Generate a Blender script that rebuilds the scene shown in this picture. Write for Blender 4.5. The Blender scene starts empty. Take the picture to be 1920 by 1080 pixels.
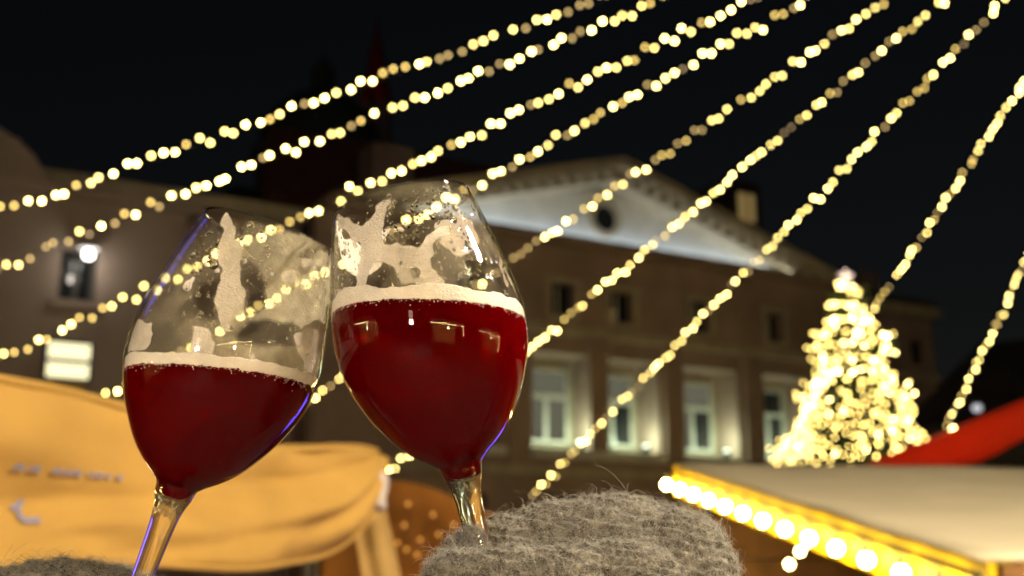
import bpy, math, random
import numpy as np
from mathutils import Vector, Matrix, noise

random.seed(7); rng = np.random.default_rng(7)
R = math.radians
SC = bpy.context.scene
COL = SC.collection

# ------------------------------------------------------------------ camera
FPX, PITCH = 2200.0, math.atan(510 / 2200)       # focal length in photo pixels (1920 wide), horizon low in the frame
CAM = Vector((0, 0, 2.0))                          # camera held overhead
CF = Vector((0, math.cos(PITCH), math.sin(PITCH))); CU = Vector((0, -math.sin(PITCH), math.cos(PITCH)))
cd = bpy.data.cameras.new('camera'); cam = bpy.data.objects.new('camera', cd); COL.objects.link(cam)
cam.location = CAM; cam.rotation_euler = (R(90) + PITCH, 0, 0)
cd.sensor_width = 36; cd.lens = FPX / 1920 * 36; cd.clip_start = 0.02; cd.clip_end = 1000
cd.dof.use_dof = True; cd.dof.focus_distance = 0.535; cd.dof.aperture_fstop = 9.0; cd.dof.aperture_blades = 0
SC.camera = cam

def P(px, py, d):
    return CAM + Vector((1, 0, 0)) * ((px - 960) / FPX * d) + CU * ((540 - py) / FPX * d) + CF * d

# ------------------------------------------------------------------ night sky, faint moon, exposure
w = bpy.data.worlds.new('World'); SC.world = w; w.use_nodes = True
wn = w.node_tree.nodes; wl = w.node_tree.links
bg = wn['Background']
sky = wn.new('ShaderNodeTexSky'); sky.sky_type = 'NISHITA'; sky.sun_disc = False
sky.sun_elevation = R(12); sky.sun_rotation = R(200)
haze_tint = wn.new('ShaderNodeMix'); haze_tint.data_type = 'RGBA'; haze_tint.blend_type = 'MULTIPLY'; haze_tint.inputs[0].default_value = 1.0
haze_tint.inputs[7].default_value = (1.0, 0.78, 0.66, 1)          # city glow: a warmer, dimmer night sky
wl.new(sky.outputs[0], haze_tint.inputs[6]); wl.new(haze_tint.outputs[2], bg.inputs[0]); bg.inputs[1].default_value = 0.0016
sl = bpy.data.lights.new('moon', 'SUN'); sl.energy = 0.008; sl.angle = R(0.5); sl.color = (0.8, 0.88, 1)
so = bpy.data.objects.new('moon', sl); COL.objects.link(so); so.rotation_euler = (R(78), 0, R(160))
SC.view_settings.view_transform = 'Standard'; SC.view_settings.look = 'None'
SC.view_settings.exposure = 0; SC.view_settings.gamma = 1; SC.view_settings.use_curve_mapping = False
cy = SC.cycles
cy.use_adaptive_sampling = False; cy.use_denoising = True; cy.denoiser = 'OPENIMAGEDENOISE'
cy.max_bounces = 14; cy.diffuse_bounces = 3; cy.glossy_bounces = 5; cy.transmission_bounces = 10; cy.transparent_max_bounces = 24
cy.sample_clamp_indirect = 4.0; cy.caustics_reflective = False; cy.caustics_refractive = True
cy.blur_glossy = 0.3
SC.render.engine = 'CYCLES'

# ------------------------------------------------------------------ helpers
def link_obj(o, parent=None):
    COL.objects.link(o)
    if parent is not None: o.parent = parent
    return o
def tag(o, label=None, cat=None, group=None, kind=None):
    if label: o['label'] = label
    if cat: o['category'] = cat
    if group: o['group'] = group
    if kind: o['kind'] = kind
    return o
def thing(name, label, cat, loc=(0, 0, 0), rot=(0, 0, 0), group=None):
    o = bpy.data.objects.new(name, None); o.empty_display_size = 0.1; link_obj(o)
    o.location = loc; o.rotation_euler = rot
    return tag(o, label, cat, group)

class MB:
    def __init__(self): self.v = []; self.f = []
    def box(self, x0, x1, y0, y1, z0, z1):
        n = len(self.v)
        self.v += [(x0,y0,z0),(x1,y0,z0),(x1,y1,z0),(x0,y1,z0),(x0,y0,z1),(x1,y0,z1),(x1,y1,z1),(x0,y1,z1)]
        self.f += [tuple(n+i for i in q) for q in ((0,3,2,1),(4,5,6,7),(0,1,5,4),(1,2,6,5),(2,3,7,6),(3,0,4,7))]
        return self
    def poly(self, pts):
        n = len(self.v); self.v += [tuple(p) for p in pts]; self.f.append(tuple(range(n, n+len(pts)))); return self
    def prism(self, pts, off):
        """pts: ring of 3D points, off: extrusion vector"""
        n = len(self.v); k = len(pts); off = Vector(off)
        self.v += [tuple(Vector(p)) for p in pts] + [tuple(Vector(p)+off) for p in pts]
        self.f.append(tuple(range(n+k-1, n-1, -1))); self.f.append(tuple(range(n+k, n+2*k)))
        for i in range(k):
            j = (i+1) % k; self.f.append((n+i, n+j, n+k+j, n+k+i))
        return self
    def tube(self, p, q, r0, r1=None, n=8, cap=True):
        p, q = Vector(p), Vector(q); r1 = r0 if r1 is None else r1
        d = (q-p).normalized(); a = d.orthogonal().normalized(); b = d.cross(a)
        s = len(self.v)
        for c, r in ((p, r0), (q, r1)):
            for i in range(n):
                t = 2*math.pi*i/n; self.v.append(tuple(c + (a*math.cos(t)+b*math.sin(t))*r))
        for i in range(n):
            j = (i+1) % n; self.f.append((s+i, s+j, s+n+j, s+n+i))
        if cap: self.f += [tuple(range(s+n-1, s-1, -1)), tuple(range(s+n, s+2*n))]
        return self
    def chain(self, pts, r, n=5):
        for a, b in zip(pts[:-1], pts[1:]): self.tube(a, b, r, r, n, False)
        return self
    def lathe(self, prof, n=24, c=(0, 0, 0)):
        s = len(self.v); k = len(prof)
        for (r, z) in prof:
            for i in range(n):
                t = 2*math.pi*i/n; self.v.append((c[0]+r*math.cos(t), c[1]+r*math.sin(t), c[2]+z))
        for a in range(k-1):
            for i in range(n):
                j = (i+1) % n
                self.f.append((s+a*n+i, s+a*n+j, s+(a+1)*n+j, s+(a+1)*n+i))
        return self
    def mesh(self, name, mat=None, smooth=False):
        m = bpy.data.meshes.new(name); m.from_pydata(self.v, [], self.f)
        if mat: m.materials.append(mat)
        if smooth: m.polygons.foreach_set('use_smooth', [True]*len(m.polygons))
        m.update(); return m
    def build(self, name, mat, parent=None, smooth=False):
        return link_obj(bpy.data.objects.new(name, self.mesh(name, mat, smooth)), parent)

def np_mesh(name, V, Q, mat, parent=None, smooth=True):
    """V (n,3), Q (m,k) numpy arrays -> object"""
    m = bpy.data.meshes.new(name); k = Q.shape[1]
    m.vertices.add(len(V)); m.vertices.foreach_set('co', np.asarray(V, np.float32).ravel())
    m.loops.add(Q.size); m.loops.foreach_set('vertex_index', Q.astype(np.int32).ravel())
    m.polygons.add(len(Q)); m.polygons.foreach_set('loop_start', np.arange(0, Q.size, k, dtype=np.int32))
    m.polygons.foreach_set('loop_total', np.full(len(Q), k, np.int32))
    if smooth: m.polygons.foreach_set('use_smooth', np.ones(len(Q), bool))
    if mat: m.materials.append(mat)
    m.update(calc_edges=True); m.validate()
    return link_obj(bpy.data.objects.new(name, m), parent)

# ------------------------------------------------------------------ materials
def principled(name, col, rough=0.7, spec=0.3, metal=0.0, var=0.0, vscale=5.0, bump=0.0, bscale=40.0, coord='Object', trans=None):
    m = bpy.data.materials.new(name); m.use_nodes = True
    nt = m.node_tree; b = nt.nodes['Principled BSDF']
    b.inputs['Base Color'].default_value = (*col, 1); b.inputs['Roughness'].default_value = rough
    b.inputs['Specular IOR Level'].default_value = spec; b.inputs['Metallic'].default_value = metal
    tc = nt.nodes.new('ShaderNodeTexCoord')
    if var > 0:
        n = nt.nodes.new('ShaderNodeTexNoise'); n.inputs['Scale'].default_value = vscale; n.inputs['Detail'].default_value = 6
        nt.links.new(tc.outputs[coord], n.inputs['Vector'])
        r = nt.nodes.new('ShaderNodeValToRGB')
        r.color_ramp.elements[0].position = 0.3; r.color_ramp.elements[1].position = 0.7
        r.color_ramp.elements[0].color = (*[c*(1-var) for c in col], 1)
        r.color_ramp.elements[1].color = (*[min(1, c*(1+var)) for c in col], 1)
        nt.links.new(n.outputs['Fac'], r.inputs[0]); nt.links.new(r.outputs[0], b.inputs['Base Color'])
    if bump > 0:
        n2 = nt.nodes.new('ShaderNodeTexNoise'); n2.inputs['Scale'].default_value = bscale; n2.inputs['Detail'].default_value = 5
        nt.links.new(tc.outputs[coord], n2.inputs['Vector'])
        bp = nt.nodes.new('ShaderNodeBump'); bp.inputs['Strength'].default_value = bump; bp.inputs['Distance'].default_value = 0.02
        nt.links.new(n2.outputs['Fac'], bp.inputs['Height']); nt.links.new(bp.outputs[0], b.inputs['Normal'])
    if trans is not None:                       # thin cloth: some of the light comes through
        out = nt.nodes['Material Output']; t = nt.nodes.new('ShaderNodeBsdfTranslucent'); t.inputs[0].default_value = (*trans[1], 1)
        mx = nt.nodes.new('ShaderNodeMixShader'); mx.inputs[0].default_value = trans[0]
        nt.links.new(b.outputs[0], mx.inputs[1]); nt.links.new(t.outputs[0], mx.inputs[2]); nt.links.new(mx.outputs[0], out.inputs[0])
    return m
def emitter(name, col, strength, sampled=False):
    m = bpy.data.materials.new(name); m.use_nodes = True
    nt = m.node_tree; nt.nodes.remove(nt.nodes['Principled BSDF'])
    e = nt.nodes.new('ShaderNodeEmission'); e.inputs[0].default_value = (*col, 1); e.inputs[1].default_value = strength
    nt.links.new(e.outputs[0], nt.nodes['Material Output'].inputs[0])
    m.cycles.emission_sampling = 'AUTO' if sampled else 'NONE'
    return m

M = {}
M['stucco'] = principled('stucco', (0.38, 0.28, 0.23), 0.9, 0.1, var=0.18, vscale=0.8, bump=0.3, bscale=15)
M['stone'] = principled('trim_stone', (0.46, 0.40, 0.30), 0.85, 0.15, var=0.15, vscale=2, bump=0.2, bscale=20)
M['white_stucco'] = principled('white_stucco', (0.72, 0.72, 0.70), 0.85, 0.1, var=0.08, vscale=1.5)
M['grey_stucco'] = principled('grey_stucco', (0.34, 0.27, 0.23), 0.9, 0.1, var=0.15, vscale=0.6, bump=0.2, bscale=12)
M['roof_metal'] = principled('roof_metal', (0.06, 0.055, 0.055), 0.6, 0.3, var=0.2, vscale=1)
M['roof_tile'] = principled('roof_tile', (0.16, 0.07, 0.05), 0.8, 0.2, var=0.3, vscale=3)
M['dark_wall'] = principled('dark_wall', (0.10, 0.10, 0.09), 0.9, 0.1, var=0.2, vscale=0.5)
M['church'] = principled('church_plaster', (0.24, 0.24, 0.22), 0.9, 0.1, var=0.2, vscale=0.3)
M['church_roof'] = principled('church_copper', (0.10, 0.14, 0.12), 0.7, 0.2, var=0.3, vscale=0.3)
M['red_tower'] = principled('red_tower', (0.35, 0.05, 0.04), 0.8, 0.2, var=0.2, vscale=0.5)
M['pane'] = principled('window_pane', (0.02, 0.022, 0.025), 0.08, 0.6)
M['frame'] = principled('window_frame', (0.55, 0.55, 0.50), 0.6, 0.3, var=0.05)
M['metal'] = principled('dark_metal', (0.05, 0.05, 0.05), 0.45, 0.5, metal=0.6)
M['cable'] = principled('black_cable', (0.012, 0.012, 0.012), 0.6, 0.3)
M['pavement'] = principled('paving', (0.14, 0.13, 0.12), 0.75, 0.3, var=0.3, vscale=3, bump=0.5, bscale=9)
M['wood'] = principled('brown_wood', (0.28, 0.13, 0.04), 0.65, 0.3, var=0.3, vscale=6, bump=0.3, bscale=30)
M['yellow'] = principled('yellow_board', (0.80, 0.50, 0.004), 0.6, 0.3, var=0.08, vscale=4)
M['canvas'] = principled('beige_canvas', (0.78, 0.66, 0.42), 0.85, 0.1, var=0.06, vscale=3, bump=0.1, bscale=120, trans=(0.1, (0.6, 0.5, 0.3)))
M['orange_cloth'] = principled('orange_cloth', (0.50, 0.30, 0.072), 0.85, 0.1, var=0.12, vscale=4, bump=0.15, bscale=200, trans=(0.22, (0.80, 0.40, 0.06)))
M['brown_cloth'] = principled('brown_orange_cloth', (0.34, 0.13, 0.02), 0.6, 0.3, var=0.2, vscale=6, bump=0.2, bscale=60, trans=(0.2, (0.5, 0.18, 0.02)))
M['tan_cloth'] = principled('tan_cloth', (0.62, 0.42, 0.16), 0.85, 0.1, var=0.1, vscale=8, bump=0.15, bscale=150)
M['brown_tan'] = principled('brown_tan_cloth', (0.40, 0.25, 0.085), 0.85, 0.1, var=0.15, vscale=8)
M['red_cloth'] = principled('red_cloth', (0.78, 0.045, 0.006), 0.8, 0.15, var=0.08, vscale=4, trans=(0.3, (0.8, 0.08, 0.01)))
M['pale_tie'] = principled('pale_tie', (0.50, 0.43, 0.37), 0.9, 0.1, var=0.15, vscale=40)
M['blue_print'] = principled('blue_print', (0.22, 0.21, 0.28), 0.85, 0.1)
M['needle'] = principled('fir_needles', (0.045, 0.075, 0.03), 0.7, 0.2, var=0.4, vscale=3)
M['bark'] = principled('bark', (0.10, 0.07, 0.05), 0.9, 0.1, var=0.3, vscale=8)
M['gold'] = principled('bulb_cap', (0.25, 0.2, 0.12), 0.4, 0.5, metal=0.5)
# string-light bulbs: frosted lamps, some turned towards us, some away or weak
BULB = [emitter('bulb_bright', (1.0, 0.78, 0.25), 40), emitter('bulb_full', (1.0, 0.75, 0.22), 20),
        emitter('bulb_medium', (1.0, 0.68, 0.18), 8.0), emitter('bulb_weak', (1.0, 0.68, 0.25), 4.2), emitter('bulb_faint', (1.0, 0.68, 0.34), 2.4)]
BW = [0.44, 0.23, 0.16, 0.13, 0.04]
M['globe'] = emitter('stall_globe', (1.0, 0.78, 0.22), 95, True)
M['globe_free'] = emitter('stall_globe_far', (1.0, 0.80, 0.30), 30)
M['tree_hot'] = emitter('tree_bulb_white', (1.0, 0.78, 0.30), 42)
M['tree_warm'] = emitter('tree_bulb_warm', (1.0, 0.70, 0.18), 17)
M['tree_star'] = emitter('tree_star_light', (1.0, 0.74, 0.60), 12)

# ------------------------------------------------------------------ ground
tag(MB().box(-60, 60, -30, 120, -0.3, 0.0).build('pavement', M['pavement']), kind='structure')

# ------------------------------------------------------------------ point light helper, unseen lamp posts added as fill
def point(name, loc, power, col, radius, parent=None):
    l = bpy.data.lights.new(name, 'POINT'); l.energy = power; l.color = col; l.shadow_soft_size = radius
    o = bpy.data.objects.new(name, l); link_obj(o, parent); o.location = loc; return o

def fill_lamp(x, y, h, power, label, col=(1.0, 0.86, 0.67), r=0.22):  # unseen post and lamp, added only to light the foreground and facade
    t = thing('fill_lamp', label, 'fill lamp', (x, y, 0), group='added lamp posts for fill light')
    MB().lathe([(0.16, 0), (0.16, 0.25), (0.09, 0.4), (0.06, h*0.5), (0.045, h-0.3), (0.10, h-0.25), (0.0, h-0.24)], 12).build('post', M['metal'], t, True)
    MB().lathe([(0.30, h+0.27), (0.24, h+0.38), (0.06, h+0.5), (0.0, h+0.6)], 16).build('hood', M['metal'], t, True)
    g = MB().lathe([(0.0, h-0.24), (0.12, h-0.22), (0.2, h-0.08), (0.22, h+0.08), (0.2, h+0.24), (0.0, h+0.25)], 16)
    g.build('globe', M['lamp_globe'], t, True)
    point('lamp_light', (0, 0, h-0.48), power, col, r, t)
M['lamp_globe'] = emitter('lamp_globe', (1.0, 0.82, 0.58), 9)
fill_lamp(-1.7, -4.4, 2.9, 840, 'added unseen lamp post behind the camera, front light for the toasting glasses')
fill_lamp(2.7, 0.9, 5.2, 1950, 'added unseen tall lamp post, fill light for the beige stall roof', r=0.13)
fill_lamp(-12.5, 21, 5.0, 36, 'added unseen lamp post at the left, fill light for the facade')
fill_lamp(13.5, 20, 5.0, 44, 'added unseen lamp post at the right, fill light for the facade')

# ------------------------------------------------------------------ main building (neoclassical, pediment over a portico)
ANG = R(30.794)
tb = thing('town_hall', 'tan neoclassical building with floodlit triangular pediment and lit window niches', 'building', (3.0227, 34.3114, 0), (0, 0, ANG))
# local: x along the facade, y into the building, z up
PRO = 1.05                                     # the portico stands this far in front of the recessed windows
wins = [(-9.0, -7.0), (-5.9, -3.9), (-2.85, -0.75), (0.0-0.5, 1.62), (2.6, 4.75), (5.84, 7.85)]
wz0, wz1 = 5.05, 7.82
up = [(-8.4, -7.6), (-5.3, -4.5), (-2.2, -1.4), (-0.2+0.1, 0.75), (2.95, 3.75), (6.05, 6.85)]
uz0, uz1 = 8.9, 9.87
def wall_with_holes(mb, x0, x1, z0, z1, holes, y0, y1):
    """front slab y0..y1 cut into boxes around rectangular holes of one row"""
    xs = x0
    for (a, b, c, d) in sorted(holes):
        if a > xs: mb.box(xs, a, y0, y1, z0, z1)
        mb.box(a, b, y0, y1, z0, c); mb.box(a, b, y0, y1, d, z1); xs = b
    mb.box(xs, x1, y0, y1, z0, z1)
mbw = MB()
lowz0, lowz1 = 2.0, 3.75
wall_with_holes(mbw, -8.9-0.6, 8.9, 0, 4.6, [(a+0.4, b-0.4, lowz0, lowz1) for a, b in wins[1:]], 0, 0.6)
wall_with_holes(mbw, -9.5, 8.9, 4.6, 8.35, [(a, b, wz0, wz1) for a, b in wins[1:]], 0, PRO)
wall_with_holes(mbw, -9.5, 8.9, 8.35, 10.3, [(a, b, uz0, uz1) for a, b in up[1:]], 0, 0.5)
mbw.build('wall', M['stucco'], tb)
MB().box(-9.5, 8.9, PRO+0.02, PRO+0.5, 4.6, 8.35).build('recess_wall', M['stone'], tb)
MB().box(-9.5, 8.9, 0.6, 8, 0, 4.6).build('lower_wall', M['stucco'], tb)
MB().box(-9.5, 8.9, 0.52, 8, 8.36, 10.3).build('attic_wall', M['dark_wall'], tb)
# wings
mw = MB(); wing = [(9.75+i*2.1, 10.65+i*2.1) for i in range(3)]
wall_with_holes(mw, 8.92, 15.2, 0, 8.4, [(a, b, 5.3, 7.4) for a, b in wing], 0.9, 1.4)
wall_with_holes(mw, 8.92, 15.2, 8.4, 10.7, [(a, b, 8.95, 9.85) for a, b in wing], 0.9, 1.4)
mw.box(8.92, 15.2, 1.42, 9, 0, 10.7); MB().box(-26, -9.52, 0.9, 9, 0, 10.7).build('wing_wall', M['stucco'], tb)
mw.build('wing_wall', M['stucco'], tb)
MB().box(8.92, 15.5, 0.6, 9.2, 10.72, 11.1).build('wing_cornice', M['stone'], tb)
MB().box(-26, -9.52, 0.6, 9.2, 10.72, 11.1).build('wing_cornice', M['stone'], tb)
MB().prism([(8.92, 0.8, 11.12), (15.4, 0.8, 11.12), (15.4, 9, 11.12), (8.92, 9, 11.12)], (0, 0, 0.3)).build('wing_parapet', M['roof_metal'], tb)
# courses
MB().box(-9.6, 9.0, -0.16, 0.0, 8.36, 8.62).build('string_course', M['stone'], tb)
MB().box(8.92, 15.3, 0.78, 0.9, 8.36, 8.6).build('string_course', M['stone'], tb)
MB().box(-9.6, 9.0, -0.12, 0.0, 4.3, 4.55).build('string_course', M['stone'], tb)
MB().box(-9.5, 8.9, -0.04, 0.5, 10.3, 11.0).build('frieze', M['stucco'], tb)
MB().box(-9.3, 9.1, -0.40, 0.6, 11.0, 11.22).build('cornice', M['stucco'], tb)
# pilasters between the windows
pil = MB().box(-0.32, 0.32, -0.14, 0.0, 4.56, 8.34).mesh('pilaster', M['stucco'])
for x in (-9.1, -6.45, -3.38, -0.62-0.02, 2.1, 5.3, 8.4):
    o = link_obj(bpy.data.objects.new('pilaster', pil), tb); o.location = (x, 0, 0)
# windows: niche floor sill, frame, panes, uplight
M['curtain'] = emitter('curtain_glow', (0.95, 0.90, 0.62), 0.13)  # slight emission stands in for the light on these panes
M['uplight'] = emitter('uplight_lens', (0.84, 1.0, 0.78), 8)
for i, (a, b) in enumerate(wins[1:]):
    wv = MB()
    fx0, fx1, fz0, fz1, y = a+0.28, b-0.28, wz0+0.25, wz1-0.32, PRO-0.12
    t_ = 0.09
    wv.box(fx0, fx1, y, y+0.1, fz0, fz0+t_).box(fx0, fx1, y, y+0.1, fz1-t_, fz1).box(fx0, fx0+t_, y, y+0.1, fz0+t_, fz1-t_).box(fx1-t_, fx1, y, y+0.1, fz0+t_, fz1-t_)
    mxx = (fx0+fx1)/2; trz = fz0+(fz1-fz0)*0.62
    wv.box(mxx-0.06, mxx+0.06, y+0.01, y+0.09, fz0+t_, trz-0.07).box(fx0+t_, fx1-t_, y+0.005, y+0.095, trz-0.07, trz+0.07)
    wo = wv.build('window', M['frame'], tb)
    for (u0, u1, v0, v1) in ((fx0+t_, mxx-0.06, fz0+t_, trz-0.07), (mxx+0.06, fx1-t_, fz0+t_, trz-0.07), (fx0+t_, fx1-t_, trz+0.07, fz1-t_)):
        MB().box(u0, u1, y+0.04, y+0.06, v0, v1).build('pane', M['curtain'] if (u1 < (fx0+fx1)/2 or i == 1 or (v0 > trz and i in (2, 3))) else M['pane'], wo)
    MB().box(a-0.12, b+0.12, -0.2, -0.005, wz0-0.26, wz0-0.02).build('window_sill', M['white_stucco'], tb)
    MB().box(a+0.03, b-0.03, 0.02, PRO-0.14, wz0+0.002, wz0+0.03).build('niche_floor', M['white_stucco'], tb)
    lf = MB().lathe([(0.0, 0.0), (0.10, 0.0), (0.13, 0.2), (0.0, 0.19)], 10, (b-0.42, 0.14, wz0+0.03)).build('uplight', M['metal'], tb, True)
    MB().lathe([(0.0, 0.25), (0.05, 0.24), (0.115, 0.2)], 10, (b-0.42, 0.14, wz0+0.03)).build('lens', M['uplight'], lf, True)
    if i > 0:
        point('uplight_light', (b-0.55, 0.22, wz0+0.5), 42, (0.80, 1.0, 0.66), 0.16, tb)
        point('uplight_light', (a+0.42, 0.55, wz0+0.35), 14, (0.84, 1.0, 0.74), 0.12, tb)
M['amber_pane'] = emitter('amber_pane', (1.0, 0.62, 0.25), 0.10)
for i, (a, b) in enumerate(up[1:]):
    wo = MB().box(a, b, 0.3, 0.36, uz0, uz1).build('upper_window', M['pane'], tb)
    MB().box((a+b)/2-0.035, (a+b)/2+0.035, 0.27, 0.298, uz0, uz1).build('glazing_bar', M['frame'], wo)
    MB().box(a-0.1, b+0.1, -0.1, -0.004, uz0-0.14, uz0-0.005).build('upper_sill', M['stone'], tb)
    MB().box(a-0.16, a-0.01, -0.06, -0.003, uz0, uz1).box(b+0.01, b+0.16, -0.06, -0.003, uz0, uz1).box(a-0.22, b+0.22, -0.09, -0.003, uz1+0.002, uz1+0.16).build('window_surround', M['stone'], tb)
    if i == 2: MB().box(a+0.04, (a+b)/2-0.05, 0.28, 0.297, uz0+0.03, uz0+0.5).build('lit_pane', M['amber_pane'], wo)
for (a, b) in wing:
    MB().box(a, b, 1.2, 1.26, 5.3, 7.4).build('wing_window', M['pane'], tb)
    MB().box(a, b, 1.2, 1.26, 8.95, 9.85).build('wing_window', M['pane'], tb)
for (a, b) in wins[1:]:
    MB().box(a+0.4, b-0.4, 0.45, 0.5, lowz0, lowz1).build('lower_window', M['pane'], tb)
# pediment
apz, rx, rz = 13.9, 9.35, 11.24
sl_ = (apz-rz)/rx
pd = MB().prism([(-8.6, 0.55, 11.23), (8.6, 0.55, 11.23), (0, 0.55, 13.2)], (0, 0.3, 0)).build('tympanum', M['white_stucco'], tb)
for s in (-1, 1):
    # two stepped mouldings of the raking cornice
    MB().prism([(s*rx, -0.75, rz), (0, -0.75, apz), (0, -0.75, apz-0.30), (s*(rx-1.0), -0.75, rz)], (0, 1.6, 0)).build('raking_cornice', M['stone'], tb)
    MB().prism([(s*(rx-1.02), -0.35, rz), (0, -0.35, apz-0.31), (0, -0.35, apz-0.62), (s*(rx-2.1), -0.35, rz)], (0, 1.2, 0)).build('raking_moulding', M['stone'], tb)
    md = MB().box(-0.11, 0.11, -0.30, 0.0, -0.16, 0.0).mesh('modillion', M['stone'])
    for k in range(15):
        x = 0.4 + k*0.52; o = link_obj(bpy.data.objects.new('modillion', md), tb)
        o.location = (s*x, -0.36, apz-0.34-sl_*x-0.02); o.rotation_euler = (0, s*math.atan(sl_), 0)
    # roof behind the pediment
    MB().prism([(s*rx, 0.86, rz+0.02), (0, 0.86, apz+0.02), (0, 0.86, apz-0.2), (s*(rx-0.8), 0.86, rz+0.02)], (0, 7, 0)).build('roof', M['roof_metal'], tb)
oc = MB()
for k in range(28):
    t0, t1 = 2*math.pi*k/28, 2*math.pi*(k+1)/28
    for (ra, rb, ya, yb) in ((0.40, 0.60, 0.44, 0.54),):
        q = [(ra*math.cos(t0)+0.1, ya, 12.26+ra*math.sin(t0)), (rb*math.cos(t0)+0.1, ya, 12.26+rb*math.sin(t0)), (rb*math.cos(t1)+0.1, ya, 12.26+rb*math.sin(t1)), (ra*math.cos(t1)+0.1, ya, 12.26+ra*math.sin(t1))]
        oc.prism(q, (0, 0.1, 0))
oo = oc.build('round_window', M['stone'], tb)
MB().prism([(0.40*math.cos(2*math.pi*k/24)+0.1, 0.50, 12.26+0.40*math.sin(2*math.pi*k/24)) for k in range(24)], (0, 0.04, 0)).build('pane', M['pane'], oo)
# floodlight strip along the cornice ledge
M['flood'] = emitter('flood_lens', (0.85, 0.93, 1.0), 1.2)
fl = MB().box(-8.2, 8.2, 0.22, 0.38, 11.225, 11.28).build('floodlight_strip', M['metal'], tb)
al = bpy.data.lights.new('flood_light', 'AREA'); al.shape = 'RECTANGLE'; al.size = 15.5; al.size_y = 0.1; al.energy = 50; al.color = (0.78, 0.91, 1.0)
ao = bpy.data.objects.new('flood_light', al); link_obj(ao, tb); ao.location = (0, 0.30, 11.30); ao.rotation_euler = (R(180-12), 0, 0)
fl = MB().box(-8.2, 8.2, -0.36, -0.24, 11.225, 11.27).build('floodlight_strip', M['metal'], tb)
al2 = bpy.data.lights.new('flood_light', 'AREA'); al2.shape = 'RECTANGLE'; al2.size = 16; al2.size_y = 0.08; al2.energy = 24; al2.color = (0.96, 0.97, 0.80)
ao2 = bpy.data.objects.new('flood_light', al2); link_obj(ao2, tb); ao2.location = (0, -0.30, 11.285); ao2.rotation_euler = (R(180), 0, 0)
# roof block, chimneys, dormer
DX = 11.25
MB().prism([(-9, 6.0, 11.1), (15, 6.0, 11.1), (12.5, 11.5, 17.6), (-7, 11.5, 17.6)], (0, 0.3, 0)).build('roof', M['roof_tile'], tb)
MB().box(-5.7, -4.3, 5, 6.2, 11, 15.1).build('chimney', M['stucco'], tb)
MB().box(14.2, 15.1, 3.2, 4.2, 11.4, 13.0).build('chimney', M['stucco'], tb)
dm = MB().box(DX-0.8, DX+0.8, 6.3, 8.5, 13.2, 17.0).build('dormer', M['roof_metal'], tb)
M['dormer_pane'] = emitter('dormer_pane', (1.0, 0.68, 0.24), 0.20)
MB().box(DX-0.42, DX+0.42, 6.24, 6.29, 15.3, 16.45).build('pane', M['dormer_pane'], dm)
for a in (DX,): MB().box(a-0.03, a+0.03, 6.2, 6.238, 15.3, 16.45).build('glazing_bar', M['roof_metal'], dm)

# ------------------------------------------------------------------ left building
O2 = P(338, 600, 23.3)
tl = thing('side_building', 'plain grey plastered building with curved mansard roof at the left edge', 'building', (O2.x, O2.y, 0), (0, 0, ANG))
def fac2(px, py):
    N_ = Vector((-math.sin(ANG), math.cos(ANG), 0)); D_ = Vector((math.cos(ANG), math.sin(ANG), 0))
    r = P(px, py, 1) - CAM; o = Vector((O2.x, O2.y, 0)); t = (o-CAM).dot(N_)/r.dot(N_); h = CAM + r*t
    return (h-o).dot(D_), h.z
zt = fac2(200, 381)[1]
wa, wb = fac2(107, 560), fac2(186, 472); la, lb = fac2(82, 708), fac2(166, 648)
ml = MB(); wall_with_holes(ml, -16, 0, 0, zt, [(wa[0], wb[0], wa[1], wb[1]), ], 0, 0.4)
ml.box(-16, 0, 0.42, 8, 0, zt)
ml.build('wall', M['grey_stucco'], tl)
MB().box(-16, 0.25, -0.25, 8.2, zt+0.002, zt+0.22).build('cornice', M['grey_stucco'], tl)
wo = MB().box(wa[0], wb[0], 0.3, 0.36, wa[1], wb[1]).build('window', M['pane'], tl)
mx_ = (wa[0]+wb[0])/2
fr = MB(); 
for x in (wa[0]+0.04, mx_, wb[0]-0.04): fr.box(x-0.04, x+0.04, 0.25, 0.299, wa[1], wb[1])
for z in (wa[1]+0.04, (wa[1]*0.4+wb[1]*0.6)): fr.box(wa[0]+0.08, mx_-0.04, 0.25, 0.299, z-0.035, z+0.035)
fr.build('window_frame', M['dark_wall'], wo)
MB().box(wa[0]-0.12, wb[0]+0.12, -0.1, -0.004, wa[1]-0.14, wa[1]-0.01).build('window_sill', M['grey_stucco'], tl)
mr = []
for k in range(9):
    t = k/8*math.pi/2; mr.append((-2.95-2.6*(1-math.sin(math.pi/2-t))-0.0, zt+0.24+2.1*math.sin(t)))
# curved roof: profile in x-z, extruded in depth
pts = [(-2.7, 0.2, zt+0.23)] + [(-2.7-3.2*(1-math.cos(k/8*math.pi/2)), 0.2, zt+0.23+1.45*math.sin(k/8*math.pi/2)) for k in range(1, 9)] + [(-16, 0.2, zt+1.68), (-16, 0.2, zt+0.23)]
MB().prism(pts, (0, 7, 0)).build('mansard_roof', M['grey_stucco'], tl)
ch = fac2(40, 250)
MB().box(ch[0]-0.25, ch[0]+0.3, 2.5, 3.1, zt+1, ch[1]+0.75).build('chimney', M['grey_stucco'], tl)
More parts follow.
